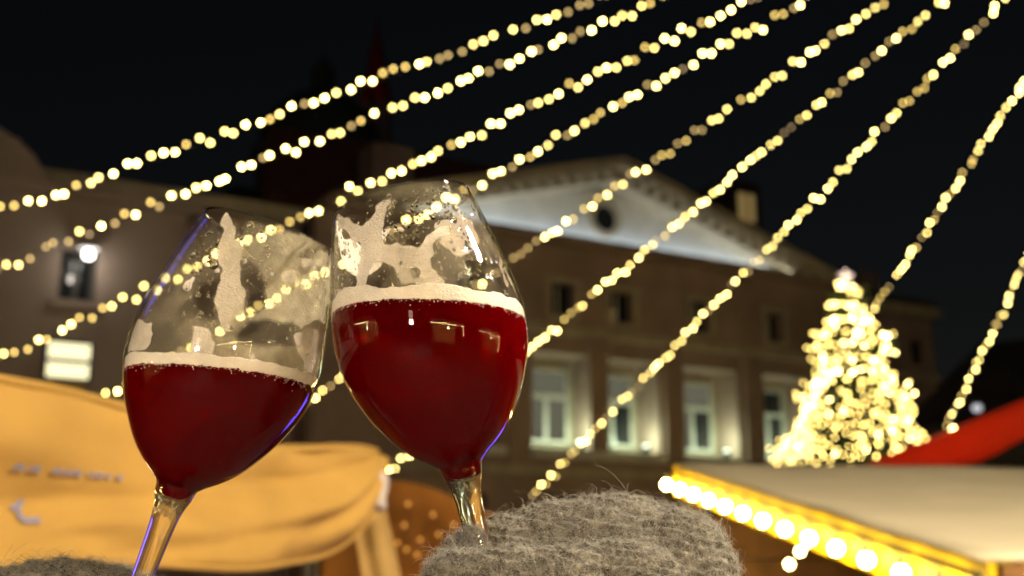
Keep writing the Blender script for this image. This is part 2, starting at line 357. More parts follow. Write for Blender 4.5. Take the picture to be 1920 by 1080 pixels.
# wall lantern above the dark window
lm = fac2(160, 483)
lw = thing('wall_lamp', 'bright white wall lamp hanging in front of the dark window at left', 'wall lamp', tl.matrix_basis @ Vector((lm[0], -0.28, lm[1])) if False else Matrix.Translation((O2.x, O2.y, 0)) @ Matrix.Rotation(ANG, 4, 'Z') @ Vector((lm[0], -0.3, lm[1])), (0, 0, ANG))
M['lamp_white'] = emitter('lamp_white', (1.0, 0.97, 0.9), 9)
MB().lathe([(0.0, -0.10), (0.08, -0.075), (0.10, 0.0), (0.07, 0.075), (0.0, 0.09)], 14).build('globe', M['lamp_white'], lw, True)
MB().lathe([(0.19, 0.10), (0.11, 0.15), (0.03, 0.20), (0.0, 0.20)], 14).build('shade', M['white_stucco'], lw, True)
MB().tube((0, 0, 0.2), (0, 0.3, 0.35), 0.02, 0.02, 6).build('arm', M['metal'], lw)
point('lamp_light', (0, -0.2, -0.2), 11, (1.0, 0.90, 0.75), 0.1, lw)
# lit sign box below
M['sign_lit'] = emitter('sign_lit', (1.0, 0.90, 0.52), 1.5)
ls = thing('light_box', 'glowing white two-band light box on the grey wall above the orange awning', 'light box',
           Matrix.Translation((O2.x, O2.y, 0)) @ Matrix.Rotation(ANG, 4, 'Z') @ Vector(((la[0]+lb[0])/2, -0.2, la[1])), (0, 0, ANG))
hw, hh = (lb[0]-la[0])/2, lb[1]-la[1]
MB().box(-hw-0.04, hw+0.04, 0.0, 0.19, -0.04, hh+0.04).build('casing', M['metal'], ls)
for k in range(2): MB().box(-hw, hw, -0.03, -0.003, k*hh*0.53, k*hh*0.56+hh*0.40).build('light_panel', M['sign_lit'], ls)
MB().box(-hw*0.8, hw*0.8, -0.05, 0.19, -0.85, -0.06).build('board', M['tan_cloth'], ls)

# ------------------------------------------------------------------ far church, far right building
tc_ = thing('church', 'dark domed church barely visible against the night sky', 'church', P(600, 900, 75).xy.to_3d(), (0, 0, 0.3))
MB().box(-9, 9, 0, 14, 0, 24).build('nave_wall', M['church'], tc_)
MB().prism([(-9.4, -0.3, 24), (9.4, -0.3, 24), (6, 6, 28), (-6, 6, 28)], (0, 1.0, 0)).build('roof', M['church_roof'], tc_)
dr = MB().lathe([(4.6, 24), (4.6, 30), (5.0, 30.2), (5.0, 30.8), (4.5, 31)], 24, (0, 6, 0)).build('drum', M['church'], tc_, True)
MB().lathe([(4.6, 30.9), (4.4, 32.4), (3.6, 34.0), (2.2, 35.2), (0.9, 35.8), (0.9, 37.5), (0.5, 38), (0, 39)], 24, (0, 6, 0)).build('dome', M['church_roof'], tc_, True)
for k in range(5): MB().box(-7.4+k*3.3, -6.0+k*3.3, -0.1, -0.02, 12, 17).build('window', M['pane'], tc_)
tt = thing('church_tower', 'faint red tower top against the black sky above the strings', 'tower', P(680, 900, 90).xy.to_3d())
MB().box(-1.3, 1.3, 0, 2.6, 0, 39).build('shaft', M['church'], tt)
MB().lathe([(1.5, 39.02), (1.2, 40.5), (0.75, 42), (0.75, 43.2), (0.3, 45), (0, 47.5)], 12, (0, 1.3, 0)).build('spire', M['red_tower'], tt, True)
point('tower_light', (0, -2.5, 39), 5, (1, 0.25, 0.2), 0.5, tt)
MB().box(-0.2, 0.2, -2.7, -0.05, 38.6, 38.75).build('lamp_bracket', M['metal'], tt)
tr_ = thing('gabled_house', 'dark gabled house at the far right behind the red tent', 'house', P(1960, 900, 40).xy.to_3d(), (0, 0, -0.35))
MB().box(-4.2, 6, 0, 8, 0, 6.6).build('wall', M['dark_wall'], tr_)
MB().prism([(-4.6, -0.4, 6.62), (6.4, -0.4, 6.62), (6.4, 4, 10.2), (-1.5, 4, 10.2)], (0, 0.2, 0)).build('roof', M['roof_metal'], tr_)
for k in range(3):
    wo = MB().box(-3.4+k*2.2, -2.4+k*2.2, -0.06, -0.02, 3.4, 5.0).build('window', M['pane'], tr_)
    MB().box(-2.93+k*2.2, -2.87+k*2.2, -0.09, -0.062, 3.4, 5.0).build('glazing_bar', M['frame'], wo)
tlamp = thing('hanging_lamp', 'small pale lamp beside the lowest bulbs of the rightmost string', 'lamp', P(1832, 765, 30))
M['lamp_pale'] = emitter('lamp_pale', (0.95, 0.95, 1.0), 0.8)
MB().lathe([(0, -0.1), (0.09, -0.07), (0.12, 0), (0.09, 0.07), (0, 0.1)], 12).build('globe', M['lamp_pale'], tlamp, True)
MB().lathe([(0.05, 0.07), (0.2, 0.1), (0.03, 0.2), (0, 0.2)], 12).build('shade', M['metal'], tlamp, True)
MB().tube((0, 0, 0.2), (0, 0, 1.5), 0.01).build('cord', M['cable'], tlamp)

# ------------------------------------------------------------------ string lights
def sphere_mesh(name, r, nu, nv, mat, neck=True):
    mb = MB(); prof = []
    for k in range(nv+1):
        t = -math.pi/2 + math.pi*k/nv; prof.append((max(r*math.cos(t), 1e-4), r*math.sin(t)))
    mb.lathe(prof, nu); return mb.mesh(name, mat, True)
BM = [sphere_mesh('bulb', 0.0195, 8, 4, m) for m in BULB]
apex = P(2310, -450, 16)
mast = thing('light_mast', 'tall central mast that carries the strings of lights', 'mast', (apex.x, apex.y, 0))
MB().lathe([(0.22, 0), (0.2, 0.5), (0.14, 1), (0.09, apex.z-0.2), (0.0, apex.z)], 14).build('pole', M['metal'], mast, True)
MB().lathe([(0.2, apex.z-0.3), (0.24, apex.z-0.25), (0.24, apex.z-0.15), (0.2, apex.z-0.1)], 14).build('ring', M['metal'], mast, True)
def project(p):
    v = Vector(p) - CAM; d = v.dot(CF)
    return (960 + v.x/d*FPX, 540 - v.dot(CU)/d*FPX, d)
# photo positions that each strand passes: lower end (px, py, depth), and a point on the way to control the sag
strands = [((-170, 432, 12.5), (560, 196), 'topmost string of warm lights, crossing the black sky'),
           ((-140, 545, 13.0), (600, 257), 'second string of warm lights from the top'),
           ((-120, 712, 14.0), (760, 313), 'third string of lights, passing just above the rim of the right glass'),
           ((175, 752, 15.0), (1010, 285), 'fourth string of lights, running behind the rim of the right glass'),
           ((560, 765, 17.5), (1130, 370), 'fifth string of lights, crossing the left slope of the pediment'),
           ((715, 892, 19.5), (1295, 398), 'sixth string of lights, ending beside the corner of the orange awning'),
           ((985, 945, 21.0), (1500, 400), 'seventh string of lights, ending at the wool mitten'),
           ((1447, 868, 23.5), (1690, 505), 'eighth string of lights, passing in front of the lit fir tree'),
           ((1775, 800, 25.0), (1868, 610), 'rightmost string of lights, ending above the red tent')]
for si, (lo, mid, lab) in enumerate(strands):
    a = apex; b = P(*lo)
    if si < 3: b = b + (b-a)*0.28          # these run on beyond the left edge of the picture
    t = thing('string_light', lab, 'string lights', (b.x, b.y, b.z), group='strings of lights fanning out from the mast')
    # sag chosen so that the strand passes the mid point
    def pos(u, sag):
        p = b.lerp(a, u); p.z -= sag*4*u*(1-u); return p
    best = None
    for sag in np.linspace(-1.5, 3.5, 101):
        dmin = min((lambda q: (q[0]-mid[0])**2+(q[1]-mid[1])**2)(project(pos(u, sag))) for u in np.linspace(0.02, 0.9, 160))
        if best is None or dmin < best[0]: best = (dmin, sag)
    sag = best[1]
    L = sum((pos((k+1)/200, sag)-pos(k/200, sag)).length for k in range(200))
    MB().chain([pos(k/40, sag)-b for k in range(41)], 0.004, 4).build('cable', M['cable'], t)
    n = int(L/0.138); r_ = random.Random(100+si); run = 0
    for k in range(n):
        u = (k+0.3+r_.uniform(-0.13, 0.13))/n
        if k == 0 or r_.random() < 0.75: lvl = r_.choices(range(5), BW)[0]
        p = pos(u, sag)
        q = project(p)
        if q[0] < -420 or q[0] > 2010 or q[1] < -90 or q[1] > 1110: continue
        if r_.random() < 0.02: continue
        off = Vector((r_.gauss(0, 0.012), r_.gauss(0, 0.03), (0.035 if k % 2 else -0.035)*r_.random() + r_.gauss(0, 0.022)))
        o = link_obj(bpy.data.objects.new('bulb', BM[lvl]), t)
        o.location = p - b + off

# ------------------------------------------------------------------ fir tree with lights
TX = P(1592, 492, 28)
ft = thing('fir_tree', 'tall fir tree covered in glowing lights behind the beige stall', 'tree', (TX.x, TX.y+0.4, 0))
TH = TX.z - 0.35
MB().lathe([(0.22, 0), (0.17, 1.5), (0.10, TH*0.6), (0.02, TH), (0, TH)], 10).build('trunk', M['bark'], ft, True)
_ty = [492, 530, 560, 600, 622, 660, 688, 715, 775, 790, 835, 880, 1000, 1110]; _tr = [2, 16, 30, 34, 62, 76, 54, 84, 104, 90, 126, 128, 165, 190]   # drooping tiers
_tz = [TX.z-(y-492)/FPX*28*1.0 for y in _ty]
def crown_r(z): return float(np.interp(-z, [-q for q in _tz], _tr))/FPX*28
vs, fs = [], []
r_ = random.Random(5)
z = 0.9
while z < TH-0.1:
    nb = max(5, int(13*(1-z/TH))+4); R_ = crown_r(z)
    for k in range(nb):
        th = 2*math.pi*(k+r_.random())/nb; ln = R_*r_.uniform(0.75, 1.1); dz = -0.28*ln*r_.uniform(0.5, 1.2)
        for s in range(int(7+ln*9)):
            u = r_.random()**0.7; c = Vector((math.cos(th)*ln*u, math.sin(th)*ln*u, z+dz*u)) + Vector((r_.gauss(0, 0.07), r_.gauss(0, 0.07), r_.gauss(0, 0.05)))
            d = Vector((math.cos(th)+r_.gauss(0, 0.6), math.sin(th)+r_.gauss(0, 0.6), r_.gauss(-0.1, 0.4))).normalized()
            sd = d.cross(Vector((r_.gauss(0, 1), r_.gauss(0, 1), r_.gauss(0, 1)))).normalized(); l2 = r_.uniform(0.14, 0.26)
            n = len(vs); vs += [c-sd*0.035, c+d*l2*0.55+sd*0.05, c+d*l2, c+d*l2*0.5-sd*0.05]; fs.append((n, n+1, n+2, n+3))
    z += 0.19
cm = bpy.data.meshes.new('crown'); cm.from_pydata([tuple(v) for v in vs], [], fs); cm.materials.append(M['needle'])
link_obj(bpy.data.objects.new('crown', cm), ft)
tg = thing('tree_lights', 'dense warm lights wound round the fir tree', 'string lights', (TX.x, TX.y+0.4, 0))
TBM = [sphere_mesh('bulb', 0.024, 7, 4, M['tree_hot']), sphere_mesh('bulb', 0.024, 7, 4, M['tree_warm'])]
nbulb = 0; rest = MB(); path = []
turns = 19; N_ = 1150
for k in range(N_):
    u = (k+0.5)/N_; zz = TX.z-0.12-(TX.z-3.4)*u**0.60
    th = turns*2*math.pi*(u**0.80) + r_.gauss(0, 0.12)
    lobe = 1+0.32*noise.noise(Vector((math.cos(th)*2.6, math.sin(th)*2.6, zz*1.3)))
    rr = crown_r(zz)*lobe*r_.choice((1.0, 0.95, 0.85, 1.03)) + r_.gauss(0, 0.04)
    p = Vector((math.cos(th)*rr, math.sin(th)*rr, zz + r_.gauss(0, 0.05)))
    path.append(p)
    hot = r_.random() < (0.55 if zz > TX.z-2.9 else 0.16)
    if p.y < 0.1*rr and nbulb < 300 and r_.random() < 0.55:
        o = link_obj(bpy.data.objects.new('bulb', TBM[0 if hot else 1]), tg); o.location = p; nbulb += 1
    else: rest.lathe([(0.001, -0.024), (0.022, -0.01), (0.022, 0.01), (0.001, 0.024)], 6, p)
tag(rest.build('other_bulbs', M['tree_warm'], tg, True), kind='stuff')
MB().chain(path, 0.005, 3).build('cable', M['cable'], tg)
st = thing('tree_star', 'pinkish glowing star on the tip of the fir tree', 'star', (TX.x, TX.y+0.4, TH-0.12))
sp = []
for k in range(10):
    rr = 0.17 if k % 2 == 0 else 0.075; a = math.pi/2+k*math.pi/5; sp.append((rr*math.cos(a), -0.02, 0.20+rr*math.sin(a)))
MB().prism(sp, (0, 0.04, 0)).build('star_body', M['gold'], st)
for k in range(10):
    rr = 0.15 if k % 2 == 0 else 0.07; a = math.pi/2+k*math.pi/5
    MB().lathe([(0.001, -0.02), (0.02, 0), (0.001, 0.02)], 6, (rr*math.cos(a), -0.045, 0.20+rr*math.sin(a))).build('star_bulb', M['tree_star'], st, True)
MB().tube((0, 0, -0.1), (0, 0, 0.06), 0.02).build('socket', M['metal'], st)

# ------------------------------------------------------------------ beige stall at the right with the row of globe bulbs
A = P(1258, 868, 7.0); B = P(1838, 1046, 3.6)
g = Vector((B.x-A.x, B.y-A.y, 0)); gl = g.length; gx = g.normalized()       # along the rake, towards us
rot = math.atan2(gx.x, -gx.y)          # local -y points along the rake
ts = thing('market_stall', 'market stall with beige canvas roof and yellow fascia lined with globe bulbs', 'market stall', (A.x, A.y, 0), (0, 0, rot))
# local: -y towards the eave, +x along the ridge to the right
hz, ez, W_ = A.z, B.z, 5.2
def roofz(y): return hz + (ez-hz)*(-y/gl)
nx, ny = 26, 22; V = []; Q = []
for j in range(ny+1):
    for i in range(nx+1):
        x = W_*i/nx; y = 0.05-(gl+0.05)*j/ny
        sag = -0.035*math.sin(math.pi*min(1, x/1.3 % 1))*math.sin(math.pi*j/ny) if x > 0.02 else 0
        V.append((x, y, roofz(y)+sag+0.012*noise.noise(Vector((x*2, y*2, 0)))))
for j in range(ny):
    for i in range(nx): k = j*(nx+1)+i; Q.append((k, k+nx+1, k+nx+2, k+1))
ro = np_mesh('roof_canvas', np.array(V), np.array(Q), M['canvas'], ts)
sm = ro.modifiers.new('thick', 'SOLIDIFY'); sm.thickness = 0.012; sm.offset = -1
fh = 0.17
MB().prism([(0.02, 0.02, hz-0.015), (0.02, -gl, ez-0.015), (0.02, -gl, ez-0.015-fh), (0.02, 0.02, hz-0.015-fh)], (0.03, 0, 0)).build('fascia', M['yellow'], ts)
MB().box(0.06, W_, -gl-0.02, -gl+0.02, ez-0.17, ez-0.02).build('eave_board', M['wood'], ts)
MB().box(0.06, W_, 0.0, 0.03, hz-0.18, hz-0.03).build('ridge_board', M['wood'], ts)
for (x, y) in ((0.12, -0.05), (0.12, -gl+0.1), (W_-0.1, -0.05), (W_-0.1, -gl+0.1), (2.6, -gl+0.1)):
    MB().box(x-0.04, x+0.04, y-0.04, y+0.04, 0, roofz(y)-0.18).build('post', M['wood'], ts)
for k in range(9): MB().box(0.17, W_-0.15, -0.06, -0.03, 0.05+k*0.245, 0.285+k*0.245).build('back_plank', M['wood'], ts)
MB().box(0.2, W_-0.2, -gl+0.15, -gl+0.75, 0.95, 1.0).build('counter', M['wood'], ts)
for k in range(5): MB().box(0.2, W_-0.2, -gl+0.12, -gl+0.145, 0.05+k*0.18, 0.22+k*0.18).build('counter_plank', M['wood'], ts)
M['mustard'] = principled('mustard_panel', (0.42, 0.36, 0.05), 0.7, 0.2, var=0.2, vscale=4)
for k in range(6): MB().box(0.85+k*0.62, 1.43+k*0.62, -1.2, -1.17, 1.0, 2.32).build('inner_panel', M['mustard'], ts)
glm = sphere_mesh('globe_bulb', 0.026, 14, 8, M['globe'])
cap = MB().tube((0, 0, 0.02), (0, 0, 0.055), 0.012, 0.012, 8).mesh('bulb_cap', M['gold'])
gb = thing('bulb_row', 'row of bright globe bulbs along the yellow fascia of the beige stall', 'bulb row', (A.x, A.y, 0), (0, 0, rot))
for k in range(13):
    y = -0.02-k*0.265
    o = link_obj(bpy.data.objects.new('globe_bulb', glm), gb); o.location = (-0.035, y, roofz(y)-fh*0.62-0.02)
    c = link_obj(bpy.data.objects.new('bulb_cap', cap), o)
MB().prism([(0.0, 0.02, hz-0.045), (0.0, -gl, ez-0.045), (0.0, -gl, ez-0.06), (0.0, 0.02, hz-0.06)], (-0.018, 0, 0)).build('cable', M['cable'], gb)
inl = sphere_mesh('bulb', 0.022, 10, 6, M['globe_free'])
gs = thing('string_light', 'short hanging string of four bulbs under the beige stall roof', 'string lights', P(1530, 1005, 6.2))
for (px, py) in ((1533, 1004), (1510, 1020), (1500, 1034), (1480, 1058)):
    o = link_obj(bpy.data.objects.new('bulb', inl), gs); o.location = P(px, py, 6.2)-P(1530, 1005, 6.2)
MB().chain([P(px, py, 6.21)-P(1530, 1005, 6.2) for px, py in ((1540, 985), (1533, 1004), (1510, 1020), (1500, 1034), (1480, 1058))], 0.003, 4).build('cable', M['cable'], gs)
pl = thing('pendant_lamp', 'amber pendant lamp inside the beige stall', 'lamp', P(1640, 1010, 5.2)+Vector((0.5, 0.3, -0.05)))
MB().lathe([(0.16, -0.1), (0.12, 0), (0.03, 0.1), (0.0, 0.1)], 14).build('shade', M['metal'], pl, True)
MB().lathe([(0, -0.13), (0.04, -0.11), (0.05, -0.07), (0, -0.03)], 12).build('bulb', M['globe_free'], pl, True)
point('lamp_light', (0, 0, -0.2), 26, (1.0, 0.74, 0.22), 0.06, pl)
# unseen cabinet added to carry the blue light mirrored in the glasses
M['blue_panel'] = emitter('blue_panel', (0.13, 0.09, 1.0), 9, True)
bt = thing('blue_lit_cabinet', 'added unseen blue-lit cabinet, source of the blue streaks in the glasses', 'lit cabinet', (1.95, 5.3, 0), (0, 0, R(-18)))
MB().box(-0.45, 0.45, 0.0, 0.5, 0.08, 1.62).build('cabinet', M['metal'], bt)
MB().box(-0.40, 0.40, -0.02, -0.004, 0.2, 1.55).build('lit_front', M['blue_panel'], bt)
for x in (-0.4, 0.4):
    for y in (0.05, 0.45): MB().tube((x, y, 0), (x, y, 0.08), 0.02).build('foot', M['metal'], bt)
MB().tube((0.42, -0.03, 0.7), (0.42, -0.03, 1.2), 0.012).build('handle', M['frame'], bt)

# ------------------------------------------------------------------ red tent behind it
r0, r1 = P(1575, 893, 11), P(2120, 672, 10)
tr = thing('red_tent', 'red canvas tent with a sloping gable edge behind the beige stall', 'tent', (r0.x, r0.y, 0))
d = r1-r0
V = []; Q = []; n = 24
for i in range(n+1):
    u = i/n; p = Vector((0, 0, r0.z))+d*u
    for k, h in enumerate((0, -0.1, -0.2, -0.31-0.05*math.sin(u*math.pi*3)**2)):
        V.append((p.x, p.y+0.03*math.sin(u*18)*k/3, p.z+h))
for i in range(n):
    for k in range(3): q = i*4+k; Q.append((q, q+1, q+5, q+4))
o = np_mesh('gable_valance', np.array(V), np.array(Q), M['red_cloth'], tr); o.modifiers.new('thick', 'SOLIDIFY').thickness = 0.01
a = Vector((0, 0, r0.z)); b = a+d; back = Vector((0.9, 3.2, 0))
MB().prism([a+Vector((0, 0.02, 0.015)), b+Vector((0, 0.02, 0.015)), b+back, a+back], (0, 0, -0.012)).build('roof_slope', M['red_cloth'], tr)
c = b+Vector((d.x, d.y, -d.z))
MB().prism([b+Vector((0, 0.02, 0.015)), c+Vector((0, 0.02, 0.015)), c+back, b+back], (0, 0, -0.012)).build('roof_slope', M['red_cloth'], tr)
for q in (a, c, a+back, c+back): MB().tube((q.x+0.06, q.y+0.06, 0), (q.x+0.06, q.y+0.06, q.z-0.05), 0.03).build('post', M['metal'], tr)
point('tent_light', (d.x*0.55, d.y*0.5+0.9, r0.z+0.25), 45, (1.0, 0.55, 0.2), 0.08, tr)
MB().lathe([(0, -0.08), (0.06, -0.05), (0.08, 0.03), (0, 0.1)], 12, (d.x*0.55, d.y*0.5+0.9, r0.z+0.4)).build('tent_lamp', M['globe_free'], tr, True)

# ------------------------------------------------------------------ orange awning at the left
w0, w1 = P(-260, 665, 1.66), P(700, 838, 3.15)      # top edge, level
wz_top, wz_bot = 2.284, 1.988
dirw = Vector((w1.x-w0.x, w1.y-w0.y, 0)); lw_ = dirw.length; dw = dirw.normalized()
nw = Vector((dw.y, -dw.x, 0))                        # outwards, towards the camera side
ta = thing('awning_stall', 'stall with a hanging golden orange cloth valance, at the left', 'market stall', (w0.x, w0.y, 0), (0, 0, math.atan2(dw.y, dw.x)))
# local x along the valance, -y outwards
def crease(x, v):
    c = 0.0
    for (xa, va, xb, vb, wd, h) in ((0.55, 0.92, 1.35, 0.62, 0.07, 0.020), (1.15, 0.78, 1.95, 0.22, 0.08, 0.024), (0.2, 0.70, 0.9, 0.50, 0.06, 0.012), (0.75, 0.35, 1.9, 0.12, 0.05, 0.010), (0.1, 0.97, 0.6, 0.80, 0.05, 0.014)):
        u = (x-xa)/(xb-xa)
        if -0.3 < u < 1.2:
            vv = va+(vb-va)*u; c -= h*math.exp(-((v-vv)/wd)**2)*math.exp(-((u-0.5)/0.5)**4)
    return c
def topsag(x): return 0.042*math.sin(math.pi*max(0.0, min(1.0, (x-(lw_-1.25))/1.25)))**2*(1.0 if x < lw_-0.2 else 1.0)
nx, nz = 90, 26; V = []; Q = []
for i in range(nx+1):
    u = i/nx; x = u*lw_
    e = max(0.0, (x-(lw_-0.52))/0.52)              # the last stretch rises in a curve to the corner
    zb = wz_bot - 0.006*math.sin(x*9) + (0.255*(1-math.sqrt(max(0, 1-e**2.6))))
    for j in range(nz+1):
        v = j/nz; zt_ = wz_top-topsag(x); zz = zt_+(zb-zt_)*v
        fold = 0.034*math.sin(x*3.2+v*5.5+0.4)*v + 0.020*math.sin(x*9.0-v*7)*v*v + 0.016*math.sin(x*2.0+v*9.0)*v*(1-v)*2 + 0.014*noise.noise(Vector((x*5, v*4, 1)))
        fold += crease(x, v)
        V.append((x, -0.012-0.03*v-fold-0.015*math.sin(v*math.pi), zz))
for i in range(nx):
    for j in range(nz): k = i*(nz+1)+j; Q.append((k, k+1, k+nz+2, k+nz+1))
vo = np_mesh('valance', np.array(V), np.array(Q), M['orange_cloth'], ta); vo.modifiers.new('thick', 'SOLIDIFY').thickness = 0.003
MB().chain([(lw_*k/40, -0.01, wz_top-topsag(lw_*k/40)) for k in range(41)], 0.008, 8).build('rail', M['orange_cloth'], ta)
# hem along the lower edge
hem = [Vector(V[i*(nz+1)+nz]) for i in range(nx+1)]
MB().chain([h+Vector((0, -0.003, 0)) for h in hem], 0.007, 6).build('hem', M['orange_cloth'], vo, True)
# roof sheet, rising gently away from the valance
V = []; Q = []
for i in range(31):
    for j in range(11): V.append((lw_*i/30, 0.0+1.9*j/10, wz_top+0.012-topsag(lw_*i/30)-0.02*math.sin(math.pi*j/10)-0.09*j/10+0.01*noise.noise(Vector((i*0.3, j*0.4, 3)))))
for i in range(30):
    for j in range(10): k = i*11+j; Q.append((k, k+11, k+12, k+1))
o = np_mesh('roof_cloth', np.array(V), np.array(Q), M['orange_cloth'], ta); o.modifiers.new('thick', 'SOLIDIFY').thickness = 0.004
# corner: pale tie, post with cloth, curtain
V = []
mbt = MB().lathe([(0.0, 0.07), (0.018, 0.06), (0.030, 0.03), (0.034, 0.0), (0.028, -0.035), (0.036, -0.07), (0.03, -0.085), (0.0, -0.08)], 14)
o = mbt.build('pale_tie', M['pale_tie'], ta, True); o.location = (lw_-0.02, -0.03, wz_top-0.095); o.rotation_euler = (0, R(14), 0); o.scale = (0.75, 0.75, 0.72)
def drape(name, mat, x0, y0, x1, y1, z0, z1, wx, folds, tilt, tilty=0.0):
    V = []; Q = []
    for i in range(33):
        u = i/32
        for j in range(13):
            v = j/12; k = 0.45+0.55*v
            V.append((x0+(x1-x0)*u*k+tilt*v+wx*math.sin(u*folds*2*math.pi)*k, y0+(y1-y0)*u*k+tilty*v, z1+(z0-z1)*v))
    for i in range(32):
        for j in range(12): q = i*13+j; Q.append((q, q+1, q+14, q+13))
    o = np_mesh(name, np.array(V), np.array(Q), mat, ta); o.modifiers.new('thick', 'SOLIDIFY').thickness = 0.003; return o
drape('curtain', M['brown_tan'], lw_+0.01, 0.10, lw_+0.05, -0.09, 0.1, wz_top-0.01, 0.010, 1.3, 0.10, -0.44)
for (x, y) in ((lw_-0.03, 0.16), (0.05, 0.04), (lw_-0.03, 1.85), (0.05, 1.85)): MB().tube((x, y, 0), (x, y, wz_top-0.03), 0.018, 0.018, 10).build('post', M['metal'], ta)
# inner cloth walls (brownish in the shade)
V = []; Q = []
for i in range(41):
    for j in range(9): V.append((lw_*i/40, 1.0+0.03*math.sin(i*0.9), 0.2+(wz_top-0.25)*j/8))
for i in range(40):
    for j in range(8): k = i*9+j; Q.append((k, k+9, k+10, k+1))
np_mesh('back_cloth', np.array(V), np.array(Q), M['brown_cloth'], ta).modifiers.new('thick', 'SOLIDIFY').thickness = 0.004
# printed marks on the valance (soft blue lettering)
def on_valance(x, z, lift=0.006):
    e = max(0.0, (x-(lw_-0.52))/0.52); zb = wz_bot - 0.006*math.sin(x*9) + (0.255*(1-math.sqrt(max(0, 1-e**2.6))))
    v = (z-wz_top)/(zb-wz_top)
    fold = 0.034*math.sin(x*3.2+v*5.5+0.4)*v + 0.020*math.sin(x*9.0-v*7)*v*v + 0.016*math.sin(x*2.0+v*9.0)*v*(1-v)*2 + 0.014*noise.noise(Vector((x*5, v*4, 1)))
    fold += crease(x, v)
    return Vector((x, -0.012-0.03*v-fold-0.015*math.sin(v*math.pi)-lift, z))
def stroke(mb, pts, wd):
    for (xa, za), (xb, zb_) in zip(pts[:-1], pts[1:]):
        dx, dz = xb-xa, zb_-za; l = math.hypot(dx, dz); ox, oz = -dz/l*wd/2, dx/l*wd/2
        n_ = max(1, int(l/0.01))
        for k in range(n_):
            u0, u1 = k/n_, (k+1)/n_
            mb.poly([on_valance(xa+dx*u0+ox, za+dz*u0+oz), on_valance(xa+dx*u0-ox, za+dz*u0-oz), on_valance(xa+dx*u1-ox, za+dz*u1-oz), on_valance(xa+dx*u1+ox, za+dz*u1+oz)])
def x_at(px):      # valance x for a photo column
    best = min(np.linspace(0, lw_, 400), key=lambda x: abs(project(ta_m @ on_valance(x, 2.1))[0]-px)); return float(best)
ta_m = Matrix.Translation((w0.x, w0.y, 0)) @ Matrix.Rotation(math.atan2(dw.y, dw.x), 4, 'Z')
mb = MB(); xL = x_at(38)
stroke(mb, [(xL+0.002, 2.096), (xL-0.014, 2.062), (xL+0.026, 2.064)], 0.009)
stroke(mb, [(xL-0.02, 2.080), (xL+0.010, 2.094)], 0.007)
mb.build('lettering', M['blue_print'], vo)
for (pa, pb) in ((2, 22), (32, 52), (76, 92), (98, 108), (114, 134), (150, 158), (168, 182), (192, 200), (214, 224)):
    mb = MB(); xa, xb = x_at(pa), x_at(pb); stroke(mb, [(xa, 2.142), ((xa+xb)/2, 2.148), (xb, 2.142)], 0.008)
    mb.build('letter', M['blue_print'], vo)
la_ = thing('pendant_lamp', 'warm pendant lamp under the orange awning', 'lamp', ta_m @ Vector((lw_*0.55, 0.62, 2.12)))
MB().lathe([(0.13, -0.07), (0.10, 0), (0.02, 0.07), (0.0, 0.07)], 14).build('shade', M['metal'], la_, True)
MB().lathe([(0, -0.10), (0.03, -0.085), (0.04, -0.05), (0, -0.02)], 12).build('bulb', M['globe_free'], la_, True)
point('lamp_light', (0, -0.02, -0.16), 7, (1.0, 0.74, 0.38), 0.06, la_)

# dark orange tent behind the awning, glowing beads stand in for its reflections
k0 = P(700, 905, 5.2); k1 = P(1010, 985, 4.7)
tk = thing('brown_tent', 'dim brown orange tent between the awning and the mitten', 'tent', (k0.x, k0.y, 0))
V = []; Q = []; dk = k1-k0
for i in range(31):
    u = -0.35+1.35*i/30
    for j in range(17):
        v = j/16; zz = (k0.z+dk.z*max(u, 0)**1.4+0.02*math.sin(u*6))*(1-v)+0.2*v
        V.append((dk.x*u, dk.y*u-0.10*v+0.025*math.sin(u*22)*v, zz))
for i in range(30):
    for j in range(16): k = i*17+j; Q.append((k, k+1, k+18, k+17))
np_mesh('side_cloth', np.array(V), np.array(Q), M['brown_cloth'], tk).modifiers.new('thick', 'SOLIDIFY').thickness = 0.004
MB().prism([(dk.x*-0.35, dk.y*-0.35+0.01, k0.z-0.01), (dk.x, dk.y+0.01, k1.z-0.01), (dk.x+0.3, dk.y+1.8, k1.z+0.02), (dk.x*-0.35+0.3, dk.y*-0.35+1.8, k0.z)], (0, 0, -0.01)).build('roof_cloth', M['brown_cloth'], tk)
for (x, y) in ((dk.x*-0.3, 0.2), (dk.x*0.95, dk.y+0.2)): MB().tube((x, y, 0), (x, y, 2.0), 0.02).build('post', M['metal'], tk)
M['amber_sparkle'] = emitter('amber_sparkle', (1.0, 0.42, 0.08), 1.0)
am = sphere_mesh('bulb', 0.010, 7, 4, M['amber_sparkle'])
fa = thing('tent_sparkles', 'faint amber beads standing in for reflections on the dim brown tent', 'string lights', P(780, 960, 4.85))
pts = [(765, 945), (758, 985), (788, 1012), (762, 1030), (822, 1002), (782, 1040), (838, 1030), (812, 965), (850, 985), (745, 1018)]
for (px, py) in pts:
    o = link_obj(bpy.data.objects.new('bulb', am), fa); o.location = P(px, py, 4.78)-P(780, 960, 4.85)
MB().chain([P(px, py, 4.79)-P(780, 960, 4.85) for px, py in sorted(pts)], 0.0015, 3).build('cable', M['cable'], fa)

